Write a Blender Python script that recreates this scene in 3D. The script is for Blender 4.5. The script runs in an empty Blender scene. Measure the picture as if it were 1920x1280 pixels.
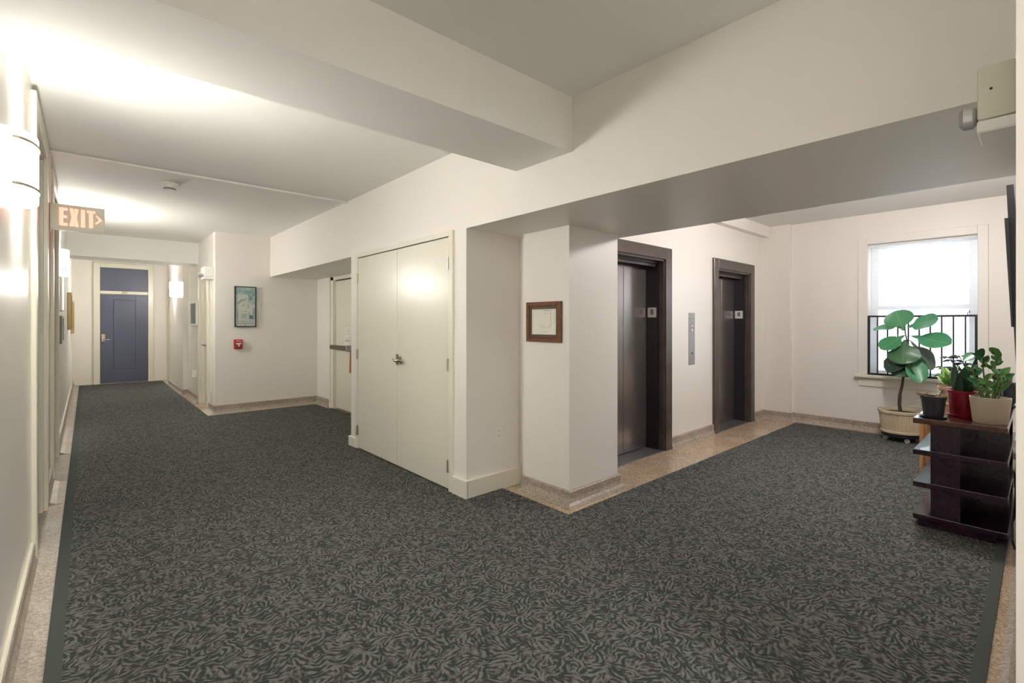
import bpy, bmesh, math, random
from mathutils import Vector, Matrix
random.seed(7)
C = bpy.context.scene.collection
S = bpy.context.scene
PI = math.pi

# ------------------------------------------------------------------ camera
cam = bpy.data.cameras.new('camera')
cam.sensor_width = 36.0
cam.lens = 890.5 / 1920 * 36.0
cam.shift_y = -(640 - 604.5) / 1920
cam.clip_start = 0.02
camo = bpy.data.objects.new('camera', cam)
C.objects.link(camo)
camo.location = (0, 0, 1.42)
camo.rotation_euler = (PI / 2, 0, -math.atan(797 / 890.5))
S.camera = camo

# ------------------------------------------------------------------ world: a bright overcast sky
w = bpy.data.worlds.new('world')
S.world = w
w.use_nodes = True
bg = w.node_tree.nodes['Background']
bg.inputs[0].default_value = (0.82, 0.91, 1.0, 1)
bg.inputs[1].default_value = 1.5

S.view_settings.view_transform = 'Standard'
S.view_settings.look = 'None'
S.view_settings.gamma = 1
S.view_settings.use_curve_mapping = False
S.view_settings.exposure = 1.33
S.cycles.use_denoising = True
S.cycles.max_bounces = 10
S.cycles.diffuse_bounces = 7
S.cycles.glossy_bounces = 4
S.cycles.sample_clamp_indirect = 8
S.cycles.caustics_reflective = False
S.cycles.caustics_refractive = False

SCONCE = 44.0          # radiance of the sconce glass
SCONCE_TOP = 190.0      # radiance seen through their open tops
SCONCE_COL = (1.0, 0.98, 0.92, 1)


def lamp(name, kind, loc, energy, color, rot=(0, 0, 0), **kw):
    d = bpy.data.lights.new(name, kind)
    d.energy = energy
    d.color = color
    for k, v in kw.items():
        setattr(d, k, v)
    o = bpy.data.objects.new(name, d)
    C.objects.link(o)
    o.location = loc
    o.rotation_euler = rot
    return o


# window portal (helps sampling the sky, gives no light of its own)
pt = lamp('window_portal', 'AREA', (7.89, 1.016, 1.59), 1.0, (1, 1, 1), (0, PI / 2, 0),
          shape='RECTANGLE', size=1.7, size_y=1.04)
pt.data.cycles.is_portal = True
# added fill light for the near corridor, unseen behind the camera
lamp('corridor_fill_light', 'AREA', (1.15, -1.7, 2.78), 31.0, (1.0, 0.99, 0.96), (0, 0, 0), shape='DISK', size=0.5)


# the ceiling lamp of the elevator lobby (its fitting hangs behind the beam, it throws the beam's shadow on the pillar)
LOBBY = 106.0           # radiance of that lamp's globe


# ------------------------------------------------------------------ materials
def mat(name, col, rough=0.5, metal=0.0, spec=0.5, emit=None, estr=0.0, bump=0.0, bscale=200.0, var=0.0, vscale=3.0, coat=0.0):
    m = bpy.data.materials.new(name)
    m.use_nodes = True
    nt = m.node_tree
    p = nt.nodes['Principled BSDF']
    p.inputs['Base Color'].default_value = (*col, 1)
    p.inputs['Roughness'].default_value = rough
    p.inputs['Metallic'].default_value = metal
    p.inputs['Specular IOR Level'].default_value = spec
    p.inputs['Coat Weight'].default_value = coat
    if emit:
        p.inputs['Emission Color'].default_value = (*emit, 1)
        p.inputs['Emission Strength'].default_value = estr
    if bump or var:
        tc = nt.nodes.new('ShaderNodeTexCoord')
    if bump:
        n = nt.nodes.new('ShaderNodeTexNoise')
        n.inputs['Scale'].default_value = bscale
        n.inputs['Detail'].default_value = 4
        nt.links.new(tc.outputs['Object'], n.inputs['Vector'])
        b = nt.nodes.new('ShaderNodeBump')
        b.inputs['Strength'].default_value = bump
        b.inputs['Distance'].default_value = 0.004
        nt.links.new(n.outputs[0], b.inputs['Height'])
        nt.links.new(b.outputs[0], p.inputs['Normal'])
    if var:
        n = nt.nodes.new('ShaderNodeTexNoise')
        n.inputs['Scale'].default_value = vscale
        n.inputs['Detail'].default_value = 5
        nt.links.new(tc.outputs['Object'], n.inputs['Vector'])
        r = nt.nodes.new('ShaderNodeValToRGB')
        r.color_ramp.elements[0].position = 0.3
        r.color_ramp.elements[1].position = 0.7
        r.color_ramp.elements[0].color = (*[c * (1 - var) for c in col], 1)
        r.color_ramp.elements[1].color = (*[min(1, c * (1 + var)) for c in col], 1)
        nt.links.new(n.outputs[0], r.inputs[0])
        nt.links.new(r.outputs[0], p.inputs['Base Color'])
    return m


def wood(name, c0, c1, rough=0.3, scale=(2, 40, 40), coat=0.0):
    m = mat(name, c0, rough, coat=coat)
    nt = m.node_tree
    p = nt.nodes['Principled BSDF']
    tc = nt.nodes.new('ShaderNodeTexCoord')
    mp = nt.nodes.new('ShaderNodeMapping')
    mp.inputs['Scale'].default_value = scale
    n = nt.nodes.new('ShaderNodeTexNoise')
    n.inputs['Scale'].default_value = 1.0
    n.inputs['Detail'].default_value = 6
    n.inputs['Distortion'].default_value = 0.6
    r = nt.nodes.new('ShaderNodeValToRGB')
    r.color_ramp.elements[0].position = 0.35
    r.color_ramp.elements[1].position = 0.68
    r.color_ramp.elements[0].color = (*c0, 1)
    r.color_ramp.elements[1].color = (*c1, 1)
    nt.links.new(tc.outputs['Object'], mp.inputs[0])
    nt.links.new(mp.outputs[0], n.inputs['Vector'])
    nt.links.new(n.outputs[0], r.inputs[0])
    nt.links.new(r.outputs[0], p.inputs['Base Color'])
    return m


def terrazzo(name, base, a, b, rough=0.35):
    m = mat(name, base, rough)
    nt = m.node_tree
    p = nt.nodes['Principled BSDF']
    tc = nt.nodes.new('ShaderNodeTexCoord')
    v = nt.nodes.new('ShaderNodeTexVoronoi')
    v.inputs['Scale'].default_value = 110
    n = nt.nodes.new('ShaderNodeTexNoise')
    n.inputs['Scale'].default_value = 4
    n.inputs['Detail'].default_value = 6
    r = nt.nodes.new('ShaderNodeValToRGB')
    r.color_ramp.interpolation = 'CONSTANT'
    e = r.color_ramp.elements
    e[0].position = 0.0
    e[0].color = (*a, 1)
    e[1].position = 0.25
    e[1].color = (*base, 1)
    x = e.new(0.72)
    x.color = (*b, 1)
    sp = nt.nodes.new('ShaderNodeSeparateColor')
    mx = nt.nodes.new('ShaderNodeMixRGB')
    mx.blend_type = 'MULTIPLY'
    mx.inputs[0].default_value = 0.45
    r2 = nt.nodes.new('ShaderNodeValToRGB')
    r2.color_ramp.elements[0].position = 0.35
    r2.color_ramp.elements[0].color = (0.6, 0.55, 0.52, 1)
    r2.color_ramp.elements[1].position = 0.65
    nt.links.new(tc.outputs['Object'], v.inputs['Vector'])
    nt.links.new(tc.outputs['Object'], n.inputs['Vector'])
    nt.links.new(v.outputs['Color'], sp.inputs[0])
    nt.links.new(sp.outputs[0], r.inputs[0])
    nt.links.new(n.outputs[0], r2.inputs[0])
    nt.links.new(r.outputs[0], mx.inputs[1])
    nt.links.new(r2.outputs[0], mx.inputs[2])
    nt.links.new(mx.outputs[0], p.inputs['Base Color'])
    return m


WALL = mat('wall_paint', (0.80, 0.765, 0.715), 0.42, bump=0.10, bscale=140)
WALL_L = mat('wall_paint_semigloss', (0.80, 0.77, 0.72), 0.27, bump=0.05, bscale=60)
WALL_E = mat('wall_paint_satin', (0.80, 0.765, 0.715), 0.33, bump=0.08, bscale=90)
CEIL = mat('ceiling_paint', (0.81, 0.80, 0.765), 0.75, bump=0.10, bscale=140)
TRIM = mat('trim_enamel', (0.74, 0.71, 0.61), 0.28, bump=0.03, bscale=60)
DOORW = mat('door_enamel', (0.72, 0.69, 0.585), 0.26, bump=0.05, bscale=50)
WHITE = mat('white_plastic', (0.80, 0.79, 0.75), 0.4)
BLIND = mat('blind_white', (0.85, 0.86, 0.87), 0.5)
SASH = mat('sash_white', (0.82, 0.83, 0.84), 0.4)
BLUE = mat('blue_grey_door_paint', (0.085, 0.095, 0.150), 0.38, bump=0.05, bscale=80)
TERR = terrazzo('terrazzo_floor', (0.51, 0.385, 0.27), (0.37, 0.28, 0.195), (0.62, 0.49, 0.36), 0.22)
TERB = terrazzo('terrazzo_base', (0.39, 0.335, 0.28), (0.29, 0.25, 0.21), (0.48, 0.42, 0.355), 0.4)
ELEV = mat('elevator_bronze_enamel', (0.35, 0.31, 0.30), 0.23, metal=0.85, var=0.10, vscale=2)
ELEVF = mat('elevator_frame_bronze', (0.105, 0.082, 0.075), 0.30, metal=0.5, var=0.2, vscale=5)
ELEVJ = mat('elevator_jamb_dark', (0.018, 0.016, 0.024), 0.35)
SILL = mat('elevator_sill_metal', (0.20, 0.20, 0.20), 0.4, metal=0.7)
STEEL = mat('brushed_steel', (0.40, 0.40, 0.41), 0.45, metal=0.75, bump=0.03, bscale=300)
HEADM = mat('lamp_head_silver', (0.62, 0.62, 0.62), 0.3, metal=0.6)
NICKEL = mat('aged_nickel', (0.45, 0.38, 0.28), 0.25, metal=1.0)
HINGE = mat('hinge_nickel', (0.52, 0.45, 0.36), 0.32, metal=0.9)
BRASSG = mat('gold_frame', (0.34, 0.24, 0.10), 0.4, metal=0.3)
BAND = mat('sconce_band_metal', (0.30, 0.27, 0.20), 0.5, metal=0.3)
BLACK = mat('black_metal', (0.012, 0.012, 0.014), 0.5)
BLACKP = mat('black_plastic', (0.016, 0.017, 0.022), 0.45)
TVM = mat('dark_screen_plastic', (0.055, 0.058, 0.070), 0.5)
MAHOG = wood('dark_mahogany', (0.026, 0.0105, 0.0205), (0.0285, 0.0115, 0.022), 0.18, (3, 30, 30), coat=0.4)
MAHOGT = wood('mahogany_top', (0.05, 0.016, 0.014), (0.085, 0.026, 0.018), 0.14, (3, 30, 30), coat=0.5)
PINE = wood('honey_wood', (0.42, 0.20, 0.08), (0.55, 0.28, 0.12), 0.4, (20, 20, 2))
FRAMEW = wood('walnut_frame', (0.12, 0.048, 0.020), (0.19, 0.080, 0.036), 0.4, (25, 25, 25))
MATB = mat('frame_inner_brown', (0.095, 0.060, 0.032), 0.5)
PAPER = mat('paper', (0.72, 0.70, 0.62), 0.6)
INK = mat('grey_print', (0.30, 0.29, 0.26), 0.7)
INKD = mat('dark_print', (0.03, 0.03, 0.03), 0.7)
RED = mat('alarm_red', (0.40, 0.035, 0.025), 0.4)
REDPOT = mat('red_glaze', (0.22, 0.006, 0.022), 0.22, var=0.2, vscale=20)
CREAM = mat('cream_ceramic', (0.46, 0.385, 0.285), 0.5, bump=0.6, bscale=160)
TANPOT = mat('tan_ceramic', (0.52, 0.425, 0.29), 0.5, var=0.1, vscale=10)
TERRA = mat('pale_terracotta', (0.55, 0.38, 0.26), 0.7, var=0.15, vscale=12)
NAVY = mat('navy_glaze', (0.012, 0.013, 0.028), 0.18)
SOIL = mat('potting_soil', (0.030, 0.018, 0.012), 0.9, bump=0.8, bscale=80)
BARK = mat('fig_bark', (0.055, 0.036, 0.024), 0.8, bump=0.5, bscale=90)
STEMG = mat('green_stem', (0.16, 0.22, 0.07), 0.5)
STEMB = mat('brown_stem', (0.05, 0.035, 0.025), 0.6)
DRY = mat('dry_brown_twigs', (0.26, 0.17, 0.10), 0.8, var=0.4, vscale=40)
CORK = mat('cork_wood', (0.33, 0.20, 0.11), 0.8, var=0.3, vscale=60)
ORANGE = mat('orange_strap', (0.42, 0.12, 0.03), 0.5)
PINK = mat('pink_flower', (0.80, 0.32, 0.25), 0.4)
PANIC = mat('panic_bar_bronze', (0.15, 0.115, 0.085), 0.4, metal=0.5)
RUBBER = mat('caster_grey', (0.35, 0.33, 0.30), 0.5)
EXITBODY = mat('exit_sign_body', (0.62, 0.60, 0.49), 0.45)
EXITRED = mat('exit_letters_lit', (0.8, 0.12, 0.06), 0.5, emit=(1.0, 0.21, 0.145), estr=1.25)
SHADE = mat('sconce_glass_lit', (0.9, 0.88, 0.8), 0.5, emit=SCONCE_COL[:3], estr=SCONCE)
SHADETOP = mat('sconce_bulb_lit', (0.9, 0.88, 0.8), 0.5, emit=SCONCE_COL[:3], estr=SCONCE_TOP)
GLOBE = mat('lobby_globe_lit', (0.9, 0.88, 0.84), 0.5, emit=(1.0, 0.955, 0.93), estr=LOBBY)
DIFF = mat('fill_lamp_glass', (0.9, 0.88, 0.8), 0.5, emit=SCONCE_COL[:3], estr=4)
TEAL0 = mat('poster_teal', (0.30, 0.41, 0.38), 0.35, var=0.25, vscale=14)
TEAL1 = mat('poster_teal_dark', (0.10, 0.22, 0.24), 0.35)
TEAL2 = mat('poster_pale', (0.52, 0.56, 0.50), 0.35, var=0.06, vscale=20)
TEAL3 = mat('poster_grey', (0.25, 0.28, 0.27), 0.35)
POSTB = mat('poster_strip_green', (0.38, 0.50, 0.42), 0.35)
PICD = mat('picture_dark_print', (0.12, 0.15, 0.15), 0.3, var=0.4, vscale=8)
PICG = mat('picture_grey', (0.22, 0.22, 0.20), 0.4)


def glass(name, tint=(1, 1, 1), refl=0.06):
    m = bpy.data.materials.new(name)
    m.use_nodes = True
    nt = m.node_tree
    nt.nodes.clear()
    o = nt.nodes.new('ShaderNodeOutputMaterial')
    t = nt.nodes.new('ShaderNodeBsdfTransparent')
    t.inputs[0].default_value = (*tint, 1)
    g = nt.nodes.new('ShaderNodeBsdfGlossy')
    g.inputs['Roughness'].default_value = 0.02
    mx = nt.nodes.new('ShaderNodeMixShader')
    mx.inputs[0].default_value = refl
    nt.links.new(t.outputs[0], mx.inputs[1])
    nt.links.new(g.outputs[0], mx.inputs[2])
    nt.links.new(mx.outputs[0], o.inputs[0])
    return m


GLASS = glass('window_glass')
LENS = glass('lamp_lens', (0.8, 0.8, 0.82), 0.25)


def carpet_mat():
    m = mat('patterned_carpet', (0.06, 0.07, 0.06), 0.95, spec=0.1)
    nt = m.node_tree
    p = nt.nodes['Principled BSDF']
    tc = nt.nodes.new('ShaderNodeTexCoord')
    # worms: gabor stripes whose direction wanders and jumps from patch to patch
    def node(t, **kw):
        n_ = nt.nodes.new(t)
        for k_, v_ in kw.items():
            n_.inputs[k_].default_value = v_
        return n_

    def link(a_, b_):
        nt.links.new(a_, b_)

    def mth(op, x, y=None, z=None):
        n_ = nt.nodes.new('ShaderNodeMath')
        n_.operation = op
        for q, v_ in enumerate((x, y, z)):
            if v_ is None:
                continue
            if isinstance(v_, (int, float)):
                n_.inputs[q].default_value = v_
            else:
                link(v_, n_.inputs[q])
        return n_.outputs[0]
    nw = node('ShaderNodeTexNoise', Scale=14.0, Detail=1.0)
    link(tc.outputs['Object'], nw.inputs['Vector'])
    vsub = nt.nodes.new('ShaderNodeVectorMath'); vsub.operation = 'SUBTRACT'; vsub.inputs[1].default_value = (0.5, 0.5, 0.5)
    vsc = nt.nodes.new('ShaderNodeVectorMath'); vsc.operation = 'SCALE'; vsc.inputs['Scale'].default_value = 0.045
    vad = nt.nodes.new('ShaderNodeVectorMath'); vad.operation = 'ADD'
    link(nw.outputs['Color'], vsub.inputs[0]); link(vsub.outputs[0], vsc.inputs[0])
    link(tc.outputs['Object'], vad.inputs[0]); link(vsc.outputs[0], vad.inputs[1])
    vo = node('ShaderNodeTexVoronoi', Scale=14.5)
    link(vad.outputs[0], vo.inputs['Vector'])
    sp = nt.nodes.new('ShaderNodeSeparateColor')
    link(vo.outputs['Color'], sp.inputs[0])
    nz = node('ShaderNodeTexNoise', Scale=10.0, Detail=0.0)
    link(tc.outputs['Object'], nz.inputs['Vector'])
    ori = mth('ADD', mth('MULTIPLY', sp.outputs[0], 2.6), mth('MULTIPLY', nz.outputs[0], 5.0))
    g = node('ShaderNodeTexGabor', Scale=21.0, Frequency=2.1, Anisotropy=1.0)
    link(vad.outputs[0], g.inputs['Vector'])
    for i_ in g.inputs:
        if i_.name == 'Orientation' and i_.type == 'VALUE':
            link(ori, i_)
    nb = node('ShaderNodeTexNoise', Scale=40.0, Detail=0.0)
    link(tc.outputs['Object'], nb.inputs['Vector'])
    val = mth('ADD', g.outputs['Value'], mth('MULTIPLY_ADD', nb.outputs[0], 0.55, -0.275))
    r = nt.nodes.new('ShaderNodeValToRGB')
    r.color_ramp.elements[0].position = 0.40
    r.color_ramp.elements[0].color = (0.044, 0.048, 0.044, 1)
    r.color_ramp.elements[1].position = 0.66
    r.color_ramp.elements[1].color = (0.158, 0.163, 0.152, 1)
    link(val, r.inputs[0])
    # fibre grain
    ng = nt.nodes.new('ShaderNodeTexNoise')
    ng.inputs['Scale'].default_value = 260
    ng.inputs['Detail'].default_value = 3
    nt.links.new(tc.outputs['Object'], ng.inputs['Vector'])
    rg = nt.nodes.new('ShaderNodeValToRGB')
    rg.color_ramp.elements[0].position = 0.3
    rg.color_ramp.elements[0].color = (0.55, 0.55, 0.55, 1)
    rg.color_ramp.elements[1].position = 0.7
    rg.color_ramp.elements[1].color = (1.25, 1.25, 1.25, 1)
    mx = nt.nodes.new('ShaderNodeMixRGB')
    mx.blend_type = 'MULTIPLY'
    mx.inputs[0].default_value = 1
    nt.links.new(ng.outputs[0], rg.inputs[0])
    nt.links.new(r.outputs[0], mx.inputs[1])
    nt.links.new(rg.outputs[0], mx.inputs[2])
    nt.links.new(mx.outputs[0], p.inputs['Base Color'])
    b = nt.nodes.new('ShaderNodeBump')
    b.inputs['Strength'].default_value = 0.25
    b.inputs['Distance'].default_value = 0.004
    nt.links.new(val, b.inputs['Height'])
    nt.links.new(b.outputs[0], p.inputs['Normal'])
    return m


CARPET = carpet_mat()
CBORDER = mat('carpet_border', (0.070, 0.080, 0.072), 0.95, spec=0.1, bump=0.3, bscale=300, var=0.15, vscale=200)


def leaf_mat(name, top, rib, under, rough=0.35, stripes=9.0):
    m = mat(name, top, rough)
    nt = m.node_tree
    p = nt.nodes['Principled BSDF']
    uv = nt.nodes.new('ShaderNodeUVMap')
    sep = nt.nodes.new('ShaderNodeSeparateXYZ')
    nt.links.new(uv.outputs[0], sep.inputs[0])
    # |v - .5|
    s = nt.nodes.new('ShaderNodeMath'); s.operation = 'SUBTRACT'; s.inputs[1].default_value = 0.5
    a = nt.nodes.new('ShaderNodeMath'); a.operation = 'ABSOLUTE'
    nt.links.new(sep.outputs[1], s.inputs[0])
    nt.links.new(s.outputs[0], a.inputs[0])
    # slanted lateral veins
    k = nt.nodes.new('ShaderNodeMath'); k.operation = 'MULTIPLY_ADD'; k.inputs[1].default_value = -0.9
    nt.links.new(a.outputs[0], k.inputs[0])
    nt.links.new(sep.outputs[0], k.inputs[2])
    f = nt.nodes.new('ShaderNodeMath'); f.operation = 'MULTIPLY'; f.inputs[1].default_value = stripes * 2 * PI
    nt.links.new(k.outputs[0], f.inputs[0])
    c = nt.nodes.new('ShaderNodeMath'); c.operation = 'COSINE'
    nt.links.new(f.outputs[0], c.inputs[0])
    r = nt.nodes.new('ShaderNodeValToRGB')
    r.color_ramp.elements[0].position = 0.90
    r.color_ramp.elements[0].color = (0, 0, 0, 1)
    r.color_ramp.elements[1].position = 1.0
    r.color_ramp.elements[1].color = (0.7, 0.7, 0.7, 1)
    nt.links.new(c.outputs[0], r.inputs[0])
    rm = nt.nodes.new('ShaderNodeValToRGB')
    rm.color_ramp.elements[0].position = 0.0
    rm.color_ramp.elements[0].color = (1, 1, 1, 1)
    rm.color_ramp.elements[1].position = 0.035
    rm.color_ramp.elements[1].color = (0, 0, 0, 1)
    nt.links.new(a.outputs[0], rm.inputs[0])
    mx = nt.nodes.new('ShaderNodeMath'); mx.operation = 'MAXIMUM'
    nt.links.new(r.outputs[0], mx.inputs[0])
    nt.links.new(rm.outputs[0], mx.inputs[1])
    col = nt.nodes.new('ShaderNodeMixRGB')
    col.inputs[1].default_value = (*top, 1)
    col.inputs[2].default_value = (*rib, 1)
    nt.links.new(mx.outputs[0], col.inputs[0])
    geo = nt.nodes.new('ShaderNodeNewGeometry')
    fin = nt.nodes.new('ShaderNodeMixRGB')
    nt.links.new(geo.outputs['Backfacing'], fin.inputs[0])
    nt.links.new(col.outputs[0], fin.inputs[1])
    fin.inputs[2].default_value = (*under, 1)
    nt.links.new(fin.outputs[0], p.inputs['Base Color'])
    p.inputs['Subsurface Weight'].default_value = 0.0
    return m


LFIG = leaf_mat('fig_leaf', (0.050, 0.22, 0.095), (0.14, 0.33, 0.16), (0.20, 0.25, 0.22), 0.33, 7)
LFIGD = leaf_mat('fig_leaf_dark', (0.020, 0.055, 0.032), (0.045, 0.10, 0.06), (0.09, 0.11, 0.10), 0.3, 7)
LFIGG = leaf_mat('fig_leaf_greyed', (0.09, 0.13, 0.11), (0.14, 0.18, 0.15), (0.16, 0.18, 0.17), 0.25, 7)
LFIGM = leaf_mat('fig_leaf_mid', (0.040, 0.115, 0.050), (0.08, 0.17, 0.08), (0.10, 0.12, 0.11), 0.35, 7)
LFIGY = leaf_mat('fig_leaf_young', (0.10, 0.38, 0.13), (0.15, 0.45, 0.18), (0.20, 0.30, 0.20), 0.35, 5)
LSNAKE = leaf_mat('snake_leaf', (0.016, 0.055, 0.026), (0.028, 0.075, 0.035), (0.016, 0.05, 0.026), 0.35, 3)
LZZ = leaf_mat('zz_leaf', (0.085, 0.21, 0.05), (0.14, 0.29, 0.08), (0.07, 0.14, 0.05), 0.3, 5)
LZZD = leaf_mat('deep_green_leaf', (0.03, 0.13, 0.045), (0.05, 0.18, 0.06), (0.05, 0.12, 0.06), 0.3, 5)
LSCH = leaf_mat('dark_small_leaf', (0.014, 0.026, 0.020), (0.02, 0.035, 0.025), (0.02, 0.03, 0.025), 0.4, 4)
LPALE = leaf_mat('pale_green_leaf', (0.20, 0.36, 0.10), (0.28, 0.45, 0.16), (0.20, 0.30, 0.12), 0.4, 5)
LGREY = leaf_mat('grey_green_leaf', (0.12, 0.16, 0.10), (0.16, 0.2, 0.14), (0.12, 0.15, 0.1), 0.5, 3)


# ------------------------------------------------------------------ mesh helpers
class MB:
    def __init__(self):
        self.bm = bmesh.new()
        self.uv = None

    def box(self, x0, x1, y0, y1, z0, z1, bevel=0.0, seg=1):
        x0, x1 = sorted((x0, x1)); y0, y1 = sorted((y0, y1)); z0, z1 = sorted((z0, z1))
        r = bmesh.ops.create_cube(self.bm, size=1.0)
        vs = r['verts']
        for v in vs:
            v.co = Vector(((x0 + x1) / 2 + v.co.x * (x1 - x0), (y0 + y1) / 2 + v.co.y * (y1 - y0), (z0 + z1) / 2 + v.co.z * (z1 - z0)))
        if bevel:
            es = list({e for v in vs for e in v.link_edges})
            bmesh.ops.bevel(self.bm, geom=es, offset=bevel, segments=seg, affect='EDGES', profile=0.5)
        return self

    def quad(self, pts):
        self.bm.faces.new([self.bm.verts.new(p) for p in pts])
        return self

    def prism(self, pts, vec):
        """extrude the polygon pts (3-D points) along vec"""
        a = [self.bm.verts.new(p) for p in pts]
        b = [self.bm.verts.new(Vector(p) + Vector(vec)) for p in pts]
        n = len(a)
        self.bm.faces.new(a)
        self.bm.faces.new(b[::-1])
        for i in range(n):
            self.bm.faces.new((a[i], b[i], b[(i + 1) % n], a[(i + 1) % n]))
        return self

    def lathe(self, c, prof, n=32, arc=(0, 2 * PI), sx=1.0, sy=1.0):
        """profile (r, z) turned about a vertical axis through c"""
        full = abs(arc[1] - arc[0] - 2 * PI) < 1e-6
        m = n if full else n + 1
        rings = []
        for r, z in prof:
            ring = []
            for i in range(m):
                t = arc[0] + (arc[1] - arc[0]) * i / n
                ring.append(self.bm.verts.new((c[0] + r * sx * math.cos(t), c[1] + r * sy * math.sin(t), c[2] + z)))
            rings.append(ring)
        for a, b in zip(rings, rings[1:]):
            for i in range(m if full else m - 1):
                j = (i + 1) % m
                try:
                    self.bm.faces.new((a[i], a[j], b[j], b[i]))
                except ValueError:
                    pass
        return self

    def cyl(self, p0, p1, r0, r1=None, n=12):
        r1 = r0 if r1 is None else r1
        return self.tube([p0, p1], [r0, r1], n)

    def tube(self, pts, rad, n=8):
        pts = [Vector(p) for p in pts]
        if not isinstance(rad, (list, tuple)):
            rad = [rad] * len(pts)
        rings = []
        prev = None
        for i, p in enumerate(pts):
            d = (pts[min(i + 1, len(pts) - 1)] - pts[max(i - 1, 0)]).normalized()
            if prev is None:
                u = d.orthogonal().normalized()
            else:
                u = (prev - d * prev.dot(d)).normalized()
            prev = u
            v = d.cross(u)
            rings.append([self.bm.verts.new(p + (u * math.cos(2 * PI * k / n) + v * math.sin(2 * PI * k / n)) * rad[i]) for k in range(n)])
        for a, b in zip(rings, rings[1:]):
            for k in range(n):
                self.bm.faces.new((a[k], a[(k + 1) % n], b[(k + 1) % n], b[k]))
        self.bm.faces.new(rings[0][::-1])
        self.bm.faces.new(rings[-1])
        return self

    def leaf(self, base, tip, width, up=(0, 0, 1), shape='fiddle', cup=0.15, droop=0.0, wave=0.0, nu=10, nv=6, ph=0.0):
        base = Vector(base); tip = Vector(tip)
        d = tip - base
        L = d.length
        d.normalize()
        up = Vector(up)
        nrm = (up - d * up.dot(d)).normalized()
        side = d.cross(nrm).normalized()
        if self.uv is None:
            self.uv = self.bm.loops.layers.uv.new('UVMap')

        def prof(t):
            if shape == 'fiddle':
                lobe = math.sqrt(max(0.0, 1 - ((t - 0.63) / 0.372) ** 2))
                return max(0.02, 0.70 * lobe + 0.34 * math.sin(PI * min(1, t)) ** 0.6)
            if shape == 'fiddle_old':
                return max(0.02, (0.42 * math.sin(PI * min(1, t * 1.02)) ** 0.7 + 0.62 * math.exp(-((t - 0.66) / 0.24) ** 2)) * (1 - max(0, t - 0.9) ** 2 * 60))
            if shape == 'round':
                return max(0.03, math.sin(PI * (t * 0.96 + 0.03)) ** 0.6)
            if shape == 'lance':
                return max(0.02, math.sin(PI * min(1, t ** 0.8)) ** 0.9)
            if shape == 'sword':
                return max(0.02, (0.55 + 0.45 * math.sin(PI * t ** 0.7)) * (1 - t ** 5))
            if shape == 'strap':
                return max(0.03, 0.9 * (1 - t ** 3))
        g = []
        for i in range(nu + 1):
            t = i / nu
            row = []
            for j in range(nv + 1):
                v = j / nv * 2 - 1
                h = cup * width * 0.5 * (v * v) * prof(t) - droop * L * (t * t) + wave * width * math.sin(9 * t + ph + 1.5 * v) * abs(v) * prof(t)
                co = base + d * (L * t) + side * (v * width * 0.5 * prof(t)) + nrm * h
                row.append((self.bm.verts.new(co), (t, j / nv)))
            g.append(row)
        for i in range(nu):
            for j in range(nv):
                q = (g[i][j], g[i][j + 1], g[i + 1][j + 1], g[i + 1][j])
                f = self.bm.faces.new([k[0] for k in q])
                f.smooth = True
                for l, k in zip(f.loops, q):
                    l[self.uv].uv = k[1]
        f = self.bm.faces
        return self

    def build(self, name, m, parent=None, smooth=False, kind=None, label=None):
        bm = self.bm
        if self.uv is None:
            bmesh.ops.recalc_face_normals(bm, faces=bm.faces[:])
        me = bpy.data.meshes.new(name)
        off = wloc(parent) if parent else Vector((0, 0, 0))
        if parent:
            for v in bm.verts:
                v.co -= off
        bm.to_mesh(me)
        bm.free()
        me.materials.append(m)
        if smooth:
            for p in me.polygons:
                p.use_smooth = True
            me.set_sharp_from_angle(angle=math.radians(40))
        o = bpy.data.objects.new(name, me)
        C.objects.link(o)
        if parent:
            o.parent = parent
        if kind:
            o['kind'] = kind
        if label:
            o['label'] = label
        return o


def wloc(o):
    v = Vector((0, 0, 0))
    while o:
        v += o.location
        o = o.parent
    return v


def thing(name, label, cat, loc, group=None):
    o = bpy.data.objects.new(name, None)
    o.empty_display_size = 0.1
    C.objects.link(o)
    o.location = loc
    o['label'] = label
    o['category'] = cat
    if group:
        o['group'] = group
    return o


def tag(o, label, cat, group=None):
    o['label'] = label
    o['category'] = cat
    if group:
        o['group'] = group
    return o


def struct_empty(name, loc):
    o = bpy.data.objects.new(name, None)
    o.empty_display_size = 0.1
    C.objects.link(o)
    o.location = loc
    o['kind'] = 'structure'
    return o


def text(name, body, size, mtx, m, parent, depth=0.001, sx=1.0, bold=0.0):
    """lettering as a mesh; mtx carries the local x/y of the text into the world"""
    cu = bpy.data.curves.new(name, 'FONT')
    cu.body = body
    cu.size = size
    cu.extrude = depth
    cu.offset = bold
    cu.align_x = 'CENTER'
    cu.align_y = 'CENTER'
    to = bpy.data.objects.new(name, cu)
    C.objects.link(to)
    bpy.context.view_layer.update()
    me = bpy.data.meshes.new_from_object(to.evaluated_get(bpy.context.evaluated_depsgraph_get()))
    bpy.data.objects.remove(to)
    bpy.data.curves.remove(cu)
    off = wloc(parent)
    for v in me.vertices:
        v.co = (mtx @ Vector((v.co.x * sx, v.co.y, v.co.z))) - off
    me.materials.clear()
    me.materials.append(m)
    o = bpy.data.objects.new(name, me)
    C.objects.link(o)
    o.parent = parent
    return o


def face_south(x, y, z):      # lettering read by someone looking north (+Y)
    return Matrix(((1, 0, 0, x), (0, 0, -1, y), (0, 1, 0, z), (0, 0, 0, 1)))


def face_west(x, y, z):       # lettering read by someone looking east (+X)
    return Matrix(((0, 0, -1, x), (-1, 0, 0, y), (0, 1, 0, z), (0, 0, 0, 1)))


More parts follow.
